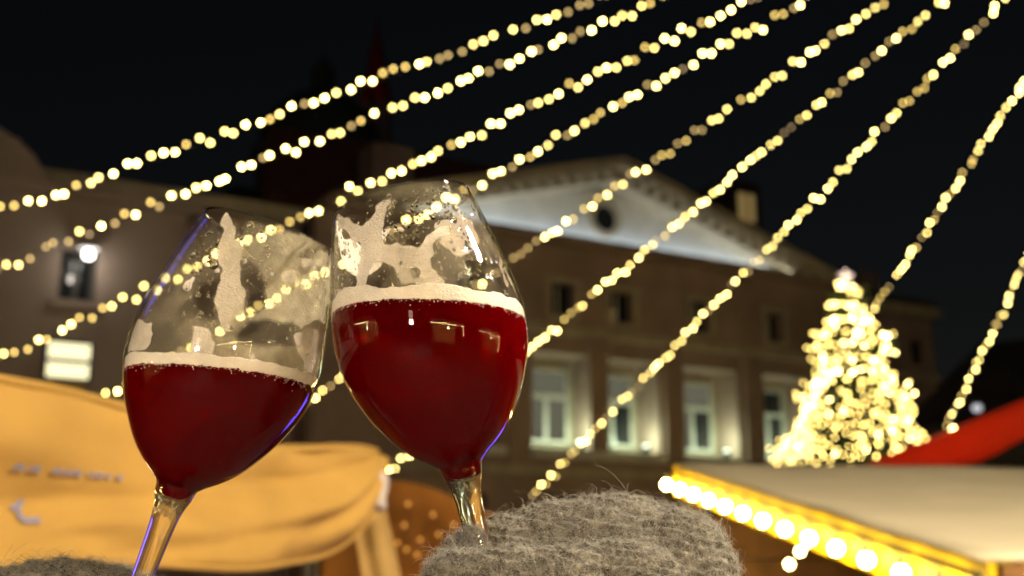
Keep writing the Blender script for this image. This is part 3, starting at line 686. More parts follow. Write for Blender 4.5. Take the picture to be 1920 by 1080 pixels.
# ------------------------------------------------------------------ stall behind the camera (mirrored in the glasses), added side stalls
M['cream_canvas'] = principled('cream_canvas', (0.72, 0.62, 0.44), 0.85, 0.1, var=0.1, vscale=2)
M['mirror_bulb'] = emitter('mirror_bulb', (1.0, 0.78, 0.30), 150)
mg = sphere_mesh('globe_bulb', 0.035, 8, 6, M['mirror_bulb'])
def open_stall(loc, rz, label, rlabel, power):
    tm = thing('market_stall', label, 'market stall', loc, (0, 0, rz), 'open stalls around the camera')
    MB().prism([(-1.7, 0.3, 2.5), (1.7, 0.3, 2.5), (1.7, -1.5, 3.0), (-1.7, -1.5, 3.0)], (0, 0, 0.04)).build('roof', M['cream_canvas'], tm)
    for x in (-1.6, 1.6):
        for y in (0.2, -1.4): MB().box(x-0.05, x+0.05, y-0.05, y+0.05, 0, 2.5).build('post', M['wood'], tm)
    for k in range(6): MB().box(-1.6, 1.6, 0.2, 0.24, 0.1+k*0.15, 0.24+k*0.15).build('front_plank', M['wood'], tm)
    MB().box(-1.7, 1.7, -0.1, 0.35, 1.02, 1.07).build('counter', M['wood'], tm)
    MB().box(-1.6, 1.6, -1.46, -1.42, 0.1, 2.5).build('back_wall', M['tan_cloth'], tm)
    MB().lathe([(0.16, 2.3), (0.1, 2.38), (0.0, 2.42)], 14, (0.2, -0.6, 0)).build('lamp_shade', M['metal'], tm, True)
    point('stall_light', (0.2, -0.6, 2.15), power, (1.0, 0.78, 0.45), 0.12, tm)
    g2 = thing('bulb_row', rlabel, 'bulb row', Vector(loc)+Matrix.Rotation(rz, 3, 'Z') @ Vector((0, 0.36, 2.42)), (0, 0, rz), 'bulb rows of the open stalls')
    for k in range(16):
        o = link_obj(bpy.data.objects.new('globe_bulb', mg), g2); o.location = (-1.65+k*0.22, 0, 0)
    for k in range(6):
        o = link_obj(bpy.data.objects.new('globe_bulb', mg), g2); o.location = (1.65, -0.05, -0.22-k*0.22)
    MB().tube((-1.65, 0, 0.04), (1.65, 0, 0.04), 0.006).build('cable', M['cable'], g2)
open_stall((1.9, -4.0, 0), 0, 'lit open stall behind the camera, mirrored in the right glass', 'row of globe bulbs on the eave of the stall behind the camera', 240)
open_stall((-6.6, -1.2, 0), R(-75), 'added unseen lit stall to the left of the camera', 'row of globe bulbs on the added stall left of the camera', 110)  # side stalls are added, unseen, for glass reflections and fill light
open_stall((6.8, -1.4, 0), R(75), 'added unseen lit stall to the right of the camera', 'row of globe bulbs on the added stall right of the camera', 110)

# ------------------------------------------------------------------ wine glasses with red beer
def curve(pts, n):
    """Catmull-Rom through (r,z) points"""
    p = np.array(pts, float); p = np.vstack([2*p[0]-p[1], p, 2*p[-1]-p[-2]]); out = []
    for i in range(1, len(p)-2):
        for t in np.linspace(0, 1, n, endpoint=False):
            out.append(0.5*((2*p[i])+(p[i+1]-p[i-1])*t+(2*p[i-1]-5*p[i]+4*p[i+1]-p[i+2])*t*t+(3*p[i]-p[i-1]-3*p[i+1]+p[i+2])*t**3))
    out.append(p[-2]); return np.array(out)
SG = 1.0
bowl_out = curve([(10.0, 2.4), (13.2, 5.2), (19.6, 10.0), (25.5, 15.8), (31.2, 23.5), (37.5, 34), (43.0, 47), (45.8, 59), (46.2, 71), (44.9, 83), (42.6, 95), (39.5, 110), (35.6, 126), (34.2, 131.5)], 6)/1000*SG
neck_out = curve([(5.5, -30), (5.9, -20), (6.5, -12), (7.5, -7), (8.8, -3.0), (9.4, 0.5), (10.0, 2.4)], 4)/1000*SG
stem_out = curve([(6.0, -86), (5.0, -80), (4.7, -66), (4.9, -48), (5.5, -30)], 5)/1000*SG
foot_out = curve([(0.01, -93), (20, -93), (34, -92.4), (36, -91.6), (34, -90.8), (18, -89.2), (8.5, -88), (5.6, -86)], 4)/1000*SG
TW = 0.0010
bowl_in = bowl_out.copy()
bowl_in[:, 0] -= TW; 
inner_bottom = curve([(0.02, -3.6), (3.5, -3.2), (6.4, -1.2), (8.4, 2.0), (bowl_in[2, 0]*1000, bowl_in[2, 1]*1000+0.2)], 5)/1000*SG
bowl_in = np.vstack([inner_bottom[:-1], bowl_in[3:]])
rim = np.array([[bowl_out[-1, 0]-0.5*TW+0.5*TW*math.cos(a), bowl_out[-1, 1]+0.5*TW*math.sin(a)] for a in np.linspace(0, math.pi, 7)])

def thin_glass(name='bowl_glass', k=1.0):
    m = bpy.data.materials.new(name); m.use_nodes = True; nt = m.node_tree; nt.nodes.remove(nt.nodes['Principled BSDF'])
    tr = nt.nodes.new('ShaderNodeBsdfTransparent'); gl = nt.nodes.new('ShaderNodeBsdfGlossy'); gl.inputs['Roughness'].default_value = 0.015
    lw = nt.nodes.new('ShaderNodeLayerWeight'); lw.inputs['Blend'].default_value = 0.5
    cr = nt.nodes.new('ShaderNodeValToRGB'); cr.color_ramp.elements[0].position = 0.72; cr.color_ramp.elements[1].position = 1.0
    cr.color_ramp.elements[0].color = (0.985, 0.985, 0.98, 1); cr.color_ramp.elements[1].color = (0.55, 0.53, 0.46, 1)
    pw = nt.nodes.new('ShaderNodeMath'); pw.operation = 'POWER'; pw.inputs[1].default_value = 5
    fr = nt.nodes.new('ShaderNodeMath'); fr.operation = 'MULTIPLY_ADD'; fr.inputs[1].default_value = 0.8*k; fr.inputs[2].default_value = 0.024*k
    nt.links.new(lw.outputs['Facing'], pw.inputs[0]); nt.links.new(pw.outputs[0], fr.inputs[0])
    mx = nt.nodes.new('ShaderNodeMixShader')
    nt.links.new(lw.outputs['Facing'], cr.inputs[0]); nt.links.new(cr.outputs[0], tr.inputs[0])
    nt.links.new(fr.outputs[0], mx.inputs[0]); nt.links.new(tr.outputs[0], mx.inputs[1]); nt.links.new(gl.outputs[0], mx.inputs[2])
    nt.links.new(mx.outputs[0], nt.nodes['Material Output'].inputs[0]); return m
def solid_glass(name, ior, col=(0.97, 0.98, 0.97), rough=0.0):
    m = bpy.data.materials.new(name); m.use_nodes = True; nt = m.node_tree; nt.nodes.remove(nt.nodes['Principled BSDF'])
    g = nt.nodes.new('ShaderNodeBsdfGlass'); g.inputs['IOR'].default_value = ior; g.inputs[0].default_value = (*col, 1); g.inputs['Roughness'].default_value = rough
    nt.links.new(g.outputs[0], nt.nodes['Material Output'].inputs[0]); return m
M['bowl_glass'] = thin_glass(); M['bowl_inner'] = thin_glass('bowl_glass_inner', 0.3); M['rim_glass'] = thin_glass('rim_glass', 6.0); M['stem_glass'] = solid_glass('stem_glass', 1.42, (1, 1, 1))
_nt = M['stem_glass'].node_tree; _g = [n for n in _nt.nodes if n.type == 'BSDF_GLASS'][0]; _t = _nt.nodes.new('ShaderNodeBsdfTransparent'); _m = _nt.nodes.new('ShaderNodeMixShader')
_m.inputs[0].default_value = 0.28; _nt.links.new(_g.outputs[0], _m.inputs[1]); _nt.links.new(_t.outputs[0], _m.inputs[2]); _nt.links.new(_m.outputs[0], _nt.nodes['Material Output'].inputs[0])
M["water"] = solid_glass('droplet_water', 1.33, (1, 1, 1))
def beer_mat():
    m = principled('red_beer', (0.125, 0.0, 0.0005), 0.25, 0.0); nt = m.node_tree; b = nt.nodes['Principled BSDF']
    b.inputs['Subsurface Weight'].default_value = 1.0; b.inputs['Subsurface Radius'].default_value = (1.0, 0.08, 0.08); b.inputs['Subsurface Scale'].default_value = 0.015
    r = nt.nodes.new('ShaderNodeBsdfRefraction'); r.inputs['IOR'].default_value = 1.33; r.inputs['Color'].default_value = (0.80, 0.003, 0.002, 1); r.inputs['Roughness'].default_value = 0.22
    mx = nt.nodes.new('ShaderNodeMixShader'); mx.inputs[0].default_value = 0.42
    nt.links.new(b.outputs[0], mx.inputs[1]); nt.links.new(r.outputs[0], mx.inputs[2]); nt.links.new(mx.outputs[0], nt.nodes['Material Output'].inputs[0])
    return m
M['beer'] = beer_mat()
def foam_mat(name, alpha, col, holes=0.0):
    m = principled(name, col, 0.8, 0.2, var=0.06, vscale=150, bump=0.25, bscale=900)
    nt = m.node_tree; b = nt.nodes['Principled BSDF']; out = nt.nodes['Material Output']
    b.inputs['Subsurface Weight'].default_value = 0.0
    if alpha < 1 or holes > 0:
        t = nt.nodes.new('ShaderNodeBsdfTransparent'); mx = nt.nodes.new('ShaderNodeMixShader')
        tc = nt.nodes.new('ShaderNodeTexCoord'); n = nt.nodes.new('ShaderNodeTexNoise'); n.inputs['Scale'].default_value = 260 if holes else 90; n.inputs['Detail'].default_value = 4
        mr = nt.nodes.new('ShaderNodeMapRange')
        if holes: mr.inputs[1].default_value = 0.30; mr.inputs[2].default_value = 0.38; mr.inputs[3].default_value = 0.15; mr.inputs[4].default_value = alpha
        else: mr.inputs[1].default_value = 0.3; mr.inputs[2].default_value = 0.7; mr.inputs[3].default_value = alpha*0.65; mr.inputs[4].default_value = alpha*1.3
        nt.links.new(tc.outputs['Object'], n.inputs[0]); nt.links.new(n.outputs[0], mr.inputs[0]); nt.links.new(mr.outputs[0], mx.inputs[0])
        nt.links.new(t.outputs[0], mx.inputs[1]); nt.links.new(b.outputs[0], mx.inputs[2]); nt.links.new(mx.outputs[0], out.inputs[0])
    return m
M['foam'] = foam_mat('foam', 1.0, (0.88, 0.79, 0.67))
def lace_mat():
    m = principled('foam_lacing', (0.90, 0.81, 0.71), 0.8, 0.2, var=0.06, vscale=150, bump=0.35, bscale=1100); nt = m.node_tree; L = nt.links.new
    b = nt.nodes['Principled BSDF']; t = nt.nodes.new('ShaderNodeBsdfTransparent'); mx = nt.nodes.new('ShaderNodeMixShader')
    at = nt.nodes.new('ShaderNodeAttribute'); at.attribute_name = 'lace_amount'; tc = nt.nodes.new('ShaderNodeTexCoord')
    n = nt.nodes.new('ShaderNodeTexNoise'); n.inputs['Scale'].default_value = 380; n.inputs['Detail'].default_value = 4
    vo_ = nt.nodes.new('ShaderNodeTexVoronoi'); vo_.inputs['Scale'].default_value = 750           # tiny open bubbles
    ma = nt.nodes.new('ShaderNodeMath'); ma.operation = 'MULTIPLY_ADD'; ma.inputs[1].default_value = 0.7
    mr = nt.nodes.new('ShaderNodeMapRange'); mr.interpolation_type = 'SMOOTHSTEP'
    mr.inputs[1].default_value = 0.58; mr.inputs[2].default_value = 0.92; mr.inputs[3].default_value = 0.0; mr.inputs[4].default_value = 0.94
    hb = nt.nodes.new('ShaderNodeMapRange'); hb.inputs[1].default_value = 0.10; hb.inputs[2].default_value = 0.22; hb.inputs[3].default_value = 0.35; hb.inputs[4].default_value = 1.0
    mu = nt.nodes.new('ShaderNodeMath'); mu.operation = 'MULTIPLY'
    L(tc.outputs['Object'], n.inputs[0]); L(tc.outputs['Object'], vo_.inputs[0]); L(n.outputs[0], ma.inputs[0]); L(at.outputs['Fac'], ma.inputs[2]); L(ma.outputs[0], mr.inputs[0])
    L(vo_.outputs['Distance'], hb.inputs[0]); L(mr.outputs[0], mu.inputs[0]); L(hb.outputs[0], mu.inputs[1])
    L(mu.outputs[0], mx.inputs[0]); L(t.outputs[0], mx.inputs[1]); L(b.outputs[0], mx.inputs[2]); L(mx.outputs[0], nt.nodes['Material Output'].inputs[0]); return m
M['lace'] = lace_mat()
def film_mat():
    m = foam_mat('foam_film', 0.5, (0.80, 0.71, 0.50)); nt = m.node_tree
    at = nt.nodes.new('ShaderNodeAttribute'); at.attribute_name = 'film_amount'
    mu = nt.nodes.new('ShaderNodeMath'); mu.operation = 'MULTIPLY'
    mx = [n for n in nt.nodes if n.type == 'MIX_SHADER'][0]; mr = [n for n in nt.nodes if n.type == 'MAP_RANGE'][0]
    nz = [l.from_node for l in nt.links if l.to_node == mr][0]; nz.inputs['Scale'].default_value = 160; nz.inputs['Detail'].default_value = 7
    mr.inputs[3].default_value = 0.78; mr.inputs[4].default_value = 1.22
    nt.links.new(at.outputs['Fac'], mu.inputs[0]); nt.links.new(mr.outputs[0], mu.inputs[1]); nt.links.new(mu.outputs[0], mx.inputs[0]); return m
M['film'] = film_mat()

def lathe_np(prof, n, flip=False):
    k = len(prof); th = np.linspace(0, 2*np.pi, n, endpoint=False)
    V = np.stack([prof[:, 0][:, None]*np.cos(th), prof[:, 0][:, None]*np.sin(th), np.repeat(prof[:, 1][:, None], n, 1)], -1).reshape(-1, 3)
    a = np.arange(k-1)[:, None]*n; i = np.arange(n)[None, :]; j = (i+1) % n
    Q = np.stack([a+i, a+j, a+n+j, a+n+i], -1).reshape(-1, 4)
    return V, (Q[:, ::-1] if flip else Q)

def in_poly(x, y, poly):
    c = np.zeros(x.shape, bool); n = len(poly)
    for i in range(n):
        x0, y0 = poly[i]; x1, y1 = poly[i-1]
        if y0 == y1: continue
        c ^= ((y0 > y) != (y1 > y)) & (x < (x1-x0)*(y-y0)/(y1-y0)+x0)
    return c
def fnoise(pts, s, oct_=3, seed=0):
    return np.array([noise.fractal(Vector((p[0]*s+seed, p[1]*s, p[2]*s)), 1.0, 2.0, oct_) for p in pts])

def wine_glass(base, tilt, yaw, label, beer_label, level, ltilt, foam_h, lace_polys, lace_holes, film_fn, ndrop, drop_polys, seed):
    rotm = Matrix.Rotation(yaw, 4, 'X') @ Matrix.Rotation(tilt, 4, 'Y')
    gt = thing('wine_glass', label, 'wine glass', base, rotm.to_euler())
    Mw = Matrix.Translation(base) @ rotm; Mi = Mw.inverted()
    prof = np.vstack([bowl_out, rim[1:-1], bowl_in[::-1]])
    V, Q = lathe_np(prof, 128); o = np_mesh('bowl', V, Q, M['bowl_glass'], gt)
    o.data.materials.append(M['stem_glass']); o.data.materials.append(M['bowl_inner']); o.data.materials.append(M['rim_glass'])
    zc = V[Q].mean(1)[:, 2]; inner = np.arange(len(Q)) >= (len(bowl_out)+4)*128
    o.data.polygons.foreach_set('material_index', np.where(zc < 0.0046, 1, np.where(zc > bowl_out[-1, 1]-0.0009, 3, np.where(inner, 2, 0))).astype(np.int32))
    nV, nQ = lathe_np(neck_out, 96); sV, sQ = lathe_np(stem_out, 96)
    V, Q = lathe_np(np.vstack([stem_out, neck_out[1:]]), 96); np_mesh('stem', V, Q, M['stem_glass'], gt)
    V, Q = lathe_np(foot_out, 96); np_mesh('foot', V, Q, M['stem_glass'], gt)
    # ---- beer
    bt_ = thing('beer', beer_label, 'beer', base, rotm.to_euler())
    up_l = (Mi.to_3x3() @ (Matrix.Rotation(ltilt, 3, 'Y') @ Vector((0, 0, 1)))).normalized(); upn = np.array(up_l)
    c0 = np.array((0, 0, level))
    liq = bowl_in.copy(); liq[:, 0] = np.maximum(liq[:, 0]+0.0004, 0.00002)
    sden = np.linspace(0, len(liq)-1, 900); idx = np.arange(len(liq))
    Rd = np.interp(sden, idx, liq[:, 0]); Zd = np.interp(sden, idx, liq[:, 1])
    NA = 512; th = np.linspace(0, 2*np.pi, NA, endpoint=False)
    s0 = np.zeros(NA); s1 = np.zeros(NA)
    for i, t in enumerate(th):
        hgt = (np.stack([Rd*math.cos(t), Rd*math.sin(t), Zd], -1)-c0) @ upn
        fh_ = foam_h*(1+0.45*noise.fractal(Vector((math.cos(t)*2.2, math.sin(t)*2.2, seed)), 1, 2, 4))
        wob = 0.0005*noise.fractal(Vector((math.cos(t)*9, math.sin(t)*9, seed+4)), 1, 2, 3) + 0.0005*noise.noise(Vector((math.cos(t)*60, math.sin(t)*60, seed)))
        k = np.argmax(hgt > wob); s0[i] = sden[k]; k = np.argmax(hgt > fh_); s1[i] = sden[k]
    def grid(sa, sb, rows, shrink=0.0):
        V = []
        for r in range(rows+1):
            s = sa+(sb-sa)*r/rows; rr = np.interp(s, idx, liq[:, 0])-shrink; zz = np.interp(s, idx, liq[:, 1])
            V.append(np.stack([rr*np.cos(th), rr*np.sin(th), zz], -1))
        V = np.concatenate(V); a = np.arange(rows)[:, None]*NA; i = np.arange(NA)[None]; j = (i+1) % NA
        return V, np.stack([a+i, a+j, a+NA+j, a+NA+i], -1).reshape(-1, 4)
    V, Q = grid(np.zeros(NA), s0, 60)
    top = V[-NA:]; cpt = top.mean(0)                       # liquid surface
    rings = [top*(1-f)+cpt*f for f in (0.35, 0.7, 0.995)]
    V = np.vstack([V]+rings); base_i = 60*NA; i = np.arange(NA); j = (i+1) % NA
    for k in range(3): Q = np.vstack([Q, np.stack([base_i+k*NA+i, base_i+k*NA+j, base_i+(k+1)*NA+j, base_i+(k+1)*NA+i], -1)])
    np_mesh('liquid', V, Q, M['beer'], bt_)
    V, Q = grid(s0, s1, 10, 0.0002)
    top = V[-NA:]; cpt = top.mean(0)-upn*foam_h*0.45
    rings = []
    for f in (0.06, 0.2, 0.5, 0.8, 0.995):
        rg = top*(1-f)+cpt*f; rg = rg - np.outer(np.full(NA, foam_h*0.12*math.sin(f*3)), upn); rings.append(rg)
    V = np.vstack([V]+rings)
    for k in range(5): Q = np.vstack([Q, np.stack([10*NA+k*NA+i, 10*NA+k*NA+j, 10*NA+(k+1)*NA+j, 10*NA+(k+1)*NA+i], -1)])
    bot = V[:NA]; cpb = bot.mean(0); n0 = len(V); V = np.vstack([V, cpb[None]*0.99+bot*0.01]); Q = np.vstack([Q, np.stack([j, i, n0+i, n0+j], -1)])
    # bubbles make the head uneven
    V[:11*NA] += (np.random.default_rng(seed).normal(0, 0.00007, (11*NA, 3)))
    np_mesh('foam_head', V, Q, M['foam'], bt_)
    # bubbles where the head meets the beer
    dome = MB(); dome.lathe([(1.0, 0.0), (0.8, 0.6), (0.01, 1.0)], 7); bv_ = np.array(dome.v); bq_ = np.array(dome.f); rb = np.random.default_rng(seed+40)
    VB = []; QB = []; off = 0
    for k in range(620):
        ii = rb.integers(NA); sv = s0[ii]+(rb.exponential(0.35)*(-1 if rb.random() < 0.8 else 0.6))
        r_b = np.interp(sv, idx, liq[:, 0])-0.0001; z_b = np.interp(sv, idx, liq[:, 1]); t = th[ii]
        nr = np.array((math.cos(t), math.sin(t), 0.0)); tz = np.array((0, 0, 1.0)); tx = np.cross(tz, nr); sz = 0.00016+0.00022*rb.random()**2
        VB.append(np.array((r_b*nr[0], r_b*nr[1], z_b))+(bv_[:, 0:1]*tx+bv_[:, 1:2]*tz+bv_[:, 2:3]*nr*0.9)*sz); QB.append(bq_+off); off += len(bv_)
    tag(np_mesh('bubbles', np.vstack(VB), np.vstack(QB), M['foam'], bt_), kind='stuff')
    # ---- lacing and film on the inner wall (front half traced, rear half patchy)
    NT, NS = 560, 230
    iz = np.argmax(liq[:, 1] > level-0.018)
    ss = np.linspace(iz, len(liq)-1.2, NS); tt_ = np.linspace(0, 2*np.pi, NT, endpoint=False)
    rr = np.interp(ss, idx, liq[:, 0])-0.0007; zz = np.interp(ss, idx, liq[:, 1])
    G = np.stack([rr[:, None]*np.cos(tt_), rr[:, None]*np.sin(tt_), np.repeat(zz[:, None], NT, 1)], -1)   # NS,NT,3
    C = (G[:-1]+G[1:])/2; C = (C+np.roll(C, -1, 1))/2; C = C.reshape(-1, 3)
    hg = (C-c0) @ upn
    Rm = np.array(Mw.to_3x3()); W = C @ Rm.T + np.array(Mw.translation)
    v = W-np.array(CAM); d = v @ np.array(CF); px = 960+v[:, 0]/d*FPX; py = 540-(v @ np.array(CU))/d*FPX
    nrm = np.stack([C[:, 0], C[:, 1], np.zeros(len(C))], -1) @ Rm.T
    front = (nrm*v).sum(1) < 0
    n1 = fnoise(C, 90, 3, seed); n2 = fnoise(C, 320, 2, seed+9); n3 = fnoise(C, 38, 3, seed+20)
    wx = px+6*n1+3.0*n2; wy = py+6*np.roll(n1, 977)+3.0*np.roll(n2, 811)
    lace = np.zeros(len(C), bool)
    for p in lace_polys: lace |= in_poly(wx, wy, p)
    for p in lace_holes: lace &= ~in_poly(wx, wy, p)
    lace &= front
    lace |= (~front) & (n3 > 0.34)
    above = hg > foam_h*0.75
    lace &= above
    film = film_fn(wx, wy, front, n1, n3)
    a = np.arange(NS-1)[:, None]*NT; i2 = np.arange(NT)[None]; j2 = (i2+1) % NT
    QQ = np.stack([a+i2, a+j2, a+NT+j2, a+NT+i2], -1).reshape(-1, 4)
    GV = G.reshape(-1, 3)
    def patch(name, mask, mat, lift):
        q = QQ[mask]; u, inv = np.unique(q.ravel(), return_inverse=True)
        Vp = GV[u].copy(); l = np.maximum(np.linalg.norm(Vp[:, :2], axis=1), 1e-6); Vp[:, :2] *= ((l-lift)/l)[:, None]
        return tag(np_mesh(name, Vp, inv.reshape(-1, 4), mat, bt_), kind=None)
    def soften(F, n_):
        for _ in range(n_):
            F = (F+np.roll(F, 1, 1)+np.roll(F, -1, 1))/3; Fp = np.vstack([F[:1], F, F[-1:]]); F = (Fp[:-2]+Fp[1:-1]+Fp[2:])/3
        return F
    def to_verts(F):
        Fp = np.vstack([F[:1], F, F[-1:]]); Fv = (Fp[:-1]+Fp[1:])/2; return (Fv+np.roll(Fv, 1, 1))/2
    LF = soften(lace.reshape(NS-1, NT).astype(float), 3)
    q = QQ[(LF > 0.02).ravel()]; u_, inv = np.unique(q.ravel(), return_inverse=True)
    Vp = GV[u_].copy(); l = np.linalg.norm(Vp[:, :2], axis=1); lv = to_verts(LF).ravel()[u_]; Vp[:, :2] *= ((l-0.0001-0.0006*lv)/l)[:, None]
    lo = np_mesh('foam_lacing', Vp, inv.reshape(-1, 4), M['lace'], bt_)
    at = lo.data.attributes.new('lace_amount', 'FLOAT', 'POINT'); at.data.foreach_set('value', lv.astype(np.float32))
    F2 = np.where(above, film, 0.0).reshape(NS-1, NT)
    for _ in range(5):                                      # soft edges
        F2 = (F2+np.roll(F2, 1, 1)+np.roll(F2, -1, 1))/3; Fp = np.vstack([F2[:1], F2, F2[-1:]]); F2 = (Fp[:-2]+Fp[1:-1]+Fp[2:])/3
    Fp = np.vstack([F2[:1], F2, F2[-1:]]); FV_ = (Fp[:-1]+Fp[1:])/2; FV_ = (FV_+np.roll(FV_, 1, 1))/2
    fo = np_mesh('foam_film', GV, QQ[above], M['film'], bt_)
    at = fo.data.attributes.new('film_amount', 'FLOAT', 'POINT'); at.data.foreach_set('value', FV_.ravel().astype(np.float32))
    # ---- droplets clinging to the wall
    ico = MB(); k_ = 6
    prof = [(1.0, 0.0), (0.86, 0.5), (0.5, 0.86), (0.01, 1.0)]
    ico.lathe(prof, 8); dv = np.array(ico.v); dq = np.array(ico.f)
    rg = np.random.default_rng(seed+3); VV = []; QQ2 = []; cnt = 0; off = 0
    cand = rg.permutation(len(C))
    okm = above & (hg > foam_h*1.15) & ~lace & (C[:, 2] < bowl_out[-1, 1]-0.004)
    indrop = np.zeros(len(C), bool)
    for p in drop_polys: indrop |= in_poly(px, py, p)
    for c_ in cand:
        if cnt >= ndrop: break
        if not okm[c_]: continue
        if not (indrop[c_] if rg.random() < 0.8 else True): continue
        p = C[c_]; l = math.hypot(p[0], p[1]); nrm_ = np.array((-p[0]/l, -p[1]/l, 0)); tz = np.array((0, 0, 1.0)); tx = np.cross(tz, nrm_)
        s = min(0.0022, 0.00035*math.exp(abs(rg.normal(0, 0.55)))*(1.9 if rg.random() < 0.12 else 1)); el = 1+0.5*rg.random()
        pts = p + nrm_*0.00008 + (dv[:, 0:1]*tx*s + dv[:, 1:2]*tz*s*el + dv[:, 2:3]*nrm_*s*0.55)
        VV.append(pts); QQ2.append(dq+off); off += len(dv); cnt += 1
    tag(np_mesh('droplets', np.vstack(VV), np.vstack(QQ2), M['water'], bt_), kind='stuff')
    return gt, Mw

Z5 = lambda pts, ox, oy, k: [(ox+x/k, oy+y/k) for x, y in pts]
# left glass
L_lace = [Z5([(300,80),(335,110),(385,215),(370,290),(455,360),(420,450),(410,560),(450,720),(450,860),(345,950),(300,1000),(265,950),(250,800),(205,760),(260,640),(270,500),(225,400),(250,310),(285,230),(270,130)], 350, 380, 4.152),
          [(246,600),(285,605),(280,650),(240,660)]]
L_clear = [Z5([(140,140),(280,110),(290,230),(240,310),(215,400),(265,500),(255,640),(195,760),(240,900),(140,910),(70,820),(50,680),(70,560),(40,460),(90,330)], 350, 380, 4.152),
           Z5([(370,60),(460,90),(430,260),(395,270),(400,180)], 350, 380, 4.152),
           Z5([(430,450),(500,430),(560,540),(620,650),(600,800),(540,870),(470,870),(470,720),(420,560)], 350, 380, 4.152),
           [(440,625),(470,605),(520,600),(560,612),(560,645),(500,650),(450,645)]]
def film_left(x, y, front, n1, n3):
    m = np.clip(0.13+0.33*np.clip((x-400)/130, 0, 1)+0.20*n3, 0.05, 0.58)
    m *= np.clip((y-404-0.20*np.abs(x-430))/14, 0.1, 1)
    for p in L_clear: m = np.where(in_poly(x, y, p), 0.03, m)
    return np.where(front, m, np.clip(0.10+0.35*n3, 0, 0.3))
wine_glass(P(328, 920, 0.556), R(17.6), R(0.0), 'tilted wine glass of red beer at left, foam streak inside, leaning right',
           'dark red beer with thin foam in the left wine glass', 0.0555, R(4.5), 0.0052, L_lace, [], film_left, 330,
           [[(380,400),(640,460),(610,560),(470,560)], [(360,420),(420,420),(430,620),(360,600)]], 1)
# right glass
Z6 = lambda pts: Z5(pts, 600, 320, 3.857)
R_lace = [Z6([(110,315),(170,330),(250,380),(320,400),(380,340),(400,260),(440,215),(520,205),(530,230),(480,280),(470,400),(440,480),(450,540),(560,520),(600,540),(740,560),(800,600),(810,680),(830,740),(900,800),(880,860),(760,860),(690,790),(620,800),(560,740),(540,680),(420,650),(380,680),(350,740),(320,840),(290,860),(265,830),(275,700),(290,580),(240,560),(220,500),(190,430),(130,390)]),
          Z6([(740,545),(790,480),(860,420),(930,390),(950,450),(860,490),(820,520),(830,590),(780,620)]),
          Z6([(120,880),(170,860),(160,960),(110,980)])]
R_hole = [Z6([(655,715),(700,700),(740,720),(730,770),(680,775)]), Z6([(250,520),(285,505),(300,560),(270,590)]), Z6([(560,640),(600,640),(605,680),(570,680)])]
def film_right(x, y, front, n1, n3):
    m = np.clip(0.05+0.22*n3+0.08*n1, 0.01, 0.28)
    m = np.where(in_poly(x, y, Z6([(560,530),(740,560),(900,400),(1010,420),(1080,800),(900,810),(600,820)])), m+0.16, m)
    m = np.where(in_poly(x, y, Z6([(40,330),(140,420),(160,900),(100,960),(40,700)])), m+0.20, m)
    return np.where(front, m, np.clip(0.03+0.2*n3, 0, 0.15))
wine_glass(P(866, 882, 0.545), R(-13.4), R(0.0), 'taller wine glass of red beer at right, held in a wool mitten',
           'dark red beer with cream foam in the right wine glass', 0.0735, R(1.0), 0.0066, R_lace, R_hole, film_right, 620,
           [Z6([(440,60),(950,60),(1000,300),(800,420),(560,560),(440,500),(480,260)]), Z6([(930,400),(1100,420),(1150,760),(1000,760),(1050,560)]), Z6([(60,380),(180,420),(240,640),(120,640)])], 2)

# ------------------------------------------------------------------ wool mittens
def wool_mat(name, a, b):
    m = bpy.data.materials.new(name); m.use_nodes = True; nt = m.node_tree; bs = nt.nodes['Principled BSDF']
    tc = nt.nodes.new('ShaderNodeTexCoord'); n = nt.nodes.new('ShaderNodeTexNoise'); n.inputs['Scale'].default_value = 260; n.inputs['Detail'].default_value = 6
    r = nt.nodes.new('ShaderNodeValToRGB'); r.color_ramp.elements[0].position = 0.34; r.color_ramp.elements[1].position = 0.68
    r.color_ramp.elements[0].color = (*a, 1); r.color_ramp.elements[1].color = (*b, 1)
    n2 = nt.nodes.new('ShaderNodeTexNoise'); n2.inputs['Scale'].default_value = 700; n2.inputs['Detail'].default_value = 4
    bp = nt.nodes.new('ShaderNodeBump'); bp.inputs['Strength'].default_value = 1.0; bp.inputs['Distance'].default_value = 0.0018
    L = nt.links.new; L(tc.outputs['Object'], n.inputs[0]); L(n.outputs[0], r.inputs[0]); L(r.outputs[0], bs.inputs['Base Color'])
    L(tc.outputs['Object'], n2.inputs[0]); L(n2.outputs[0], bp.inputs['Height']); L(bp.outputs[0], bs.inputs['Normal'])
    bs.inputs['Roughness'].default_value = 0.95; bs.inputs['Specular IOR Level'].default_value = 0.1
    return m
M['wool'] = wool_mat('grey_wool', (0.085, 0.077, 0.062), (0.36, 0.33, 0.27))
M['fibre'] = principled('wool_fibre', (0.54, 0.51, 0.45), 0.8, 0.2, var=0.4, vscale=250, trans=(0.3, (0.55, 0.51, 0.44)))

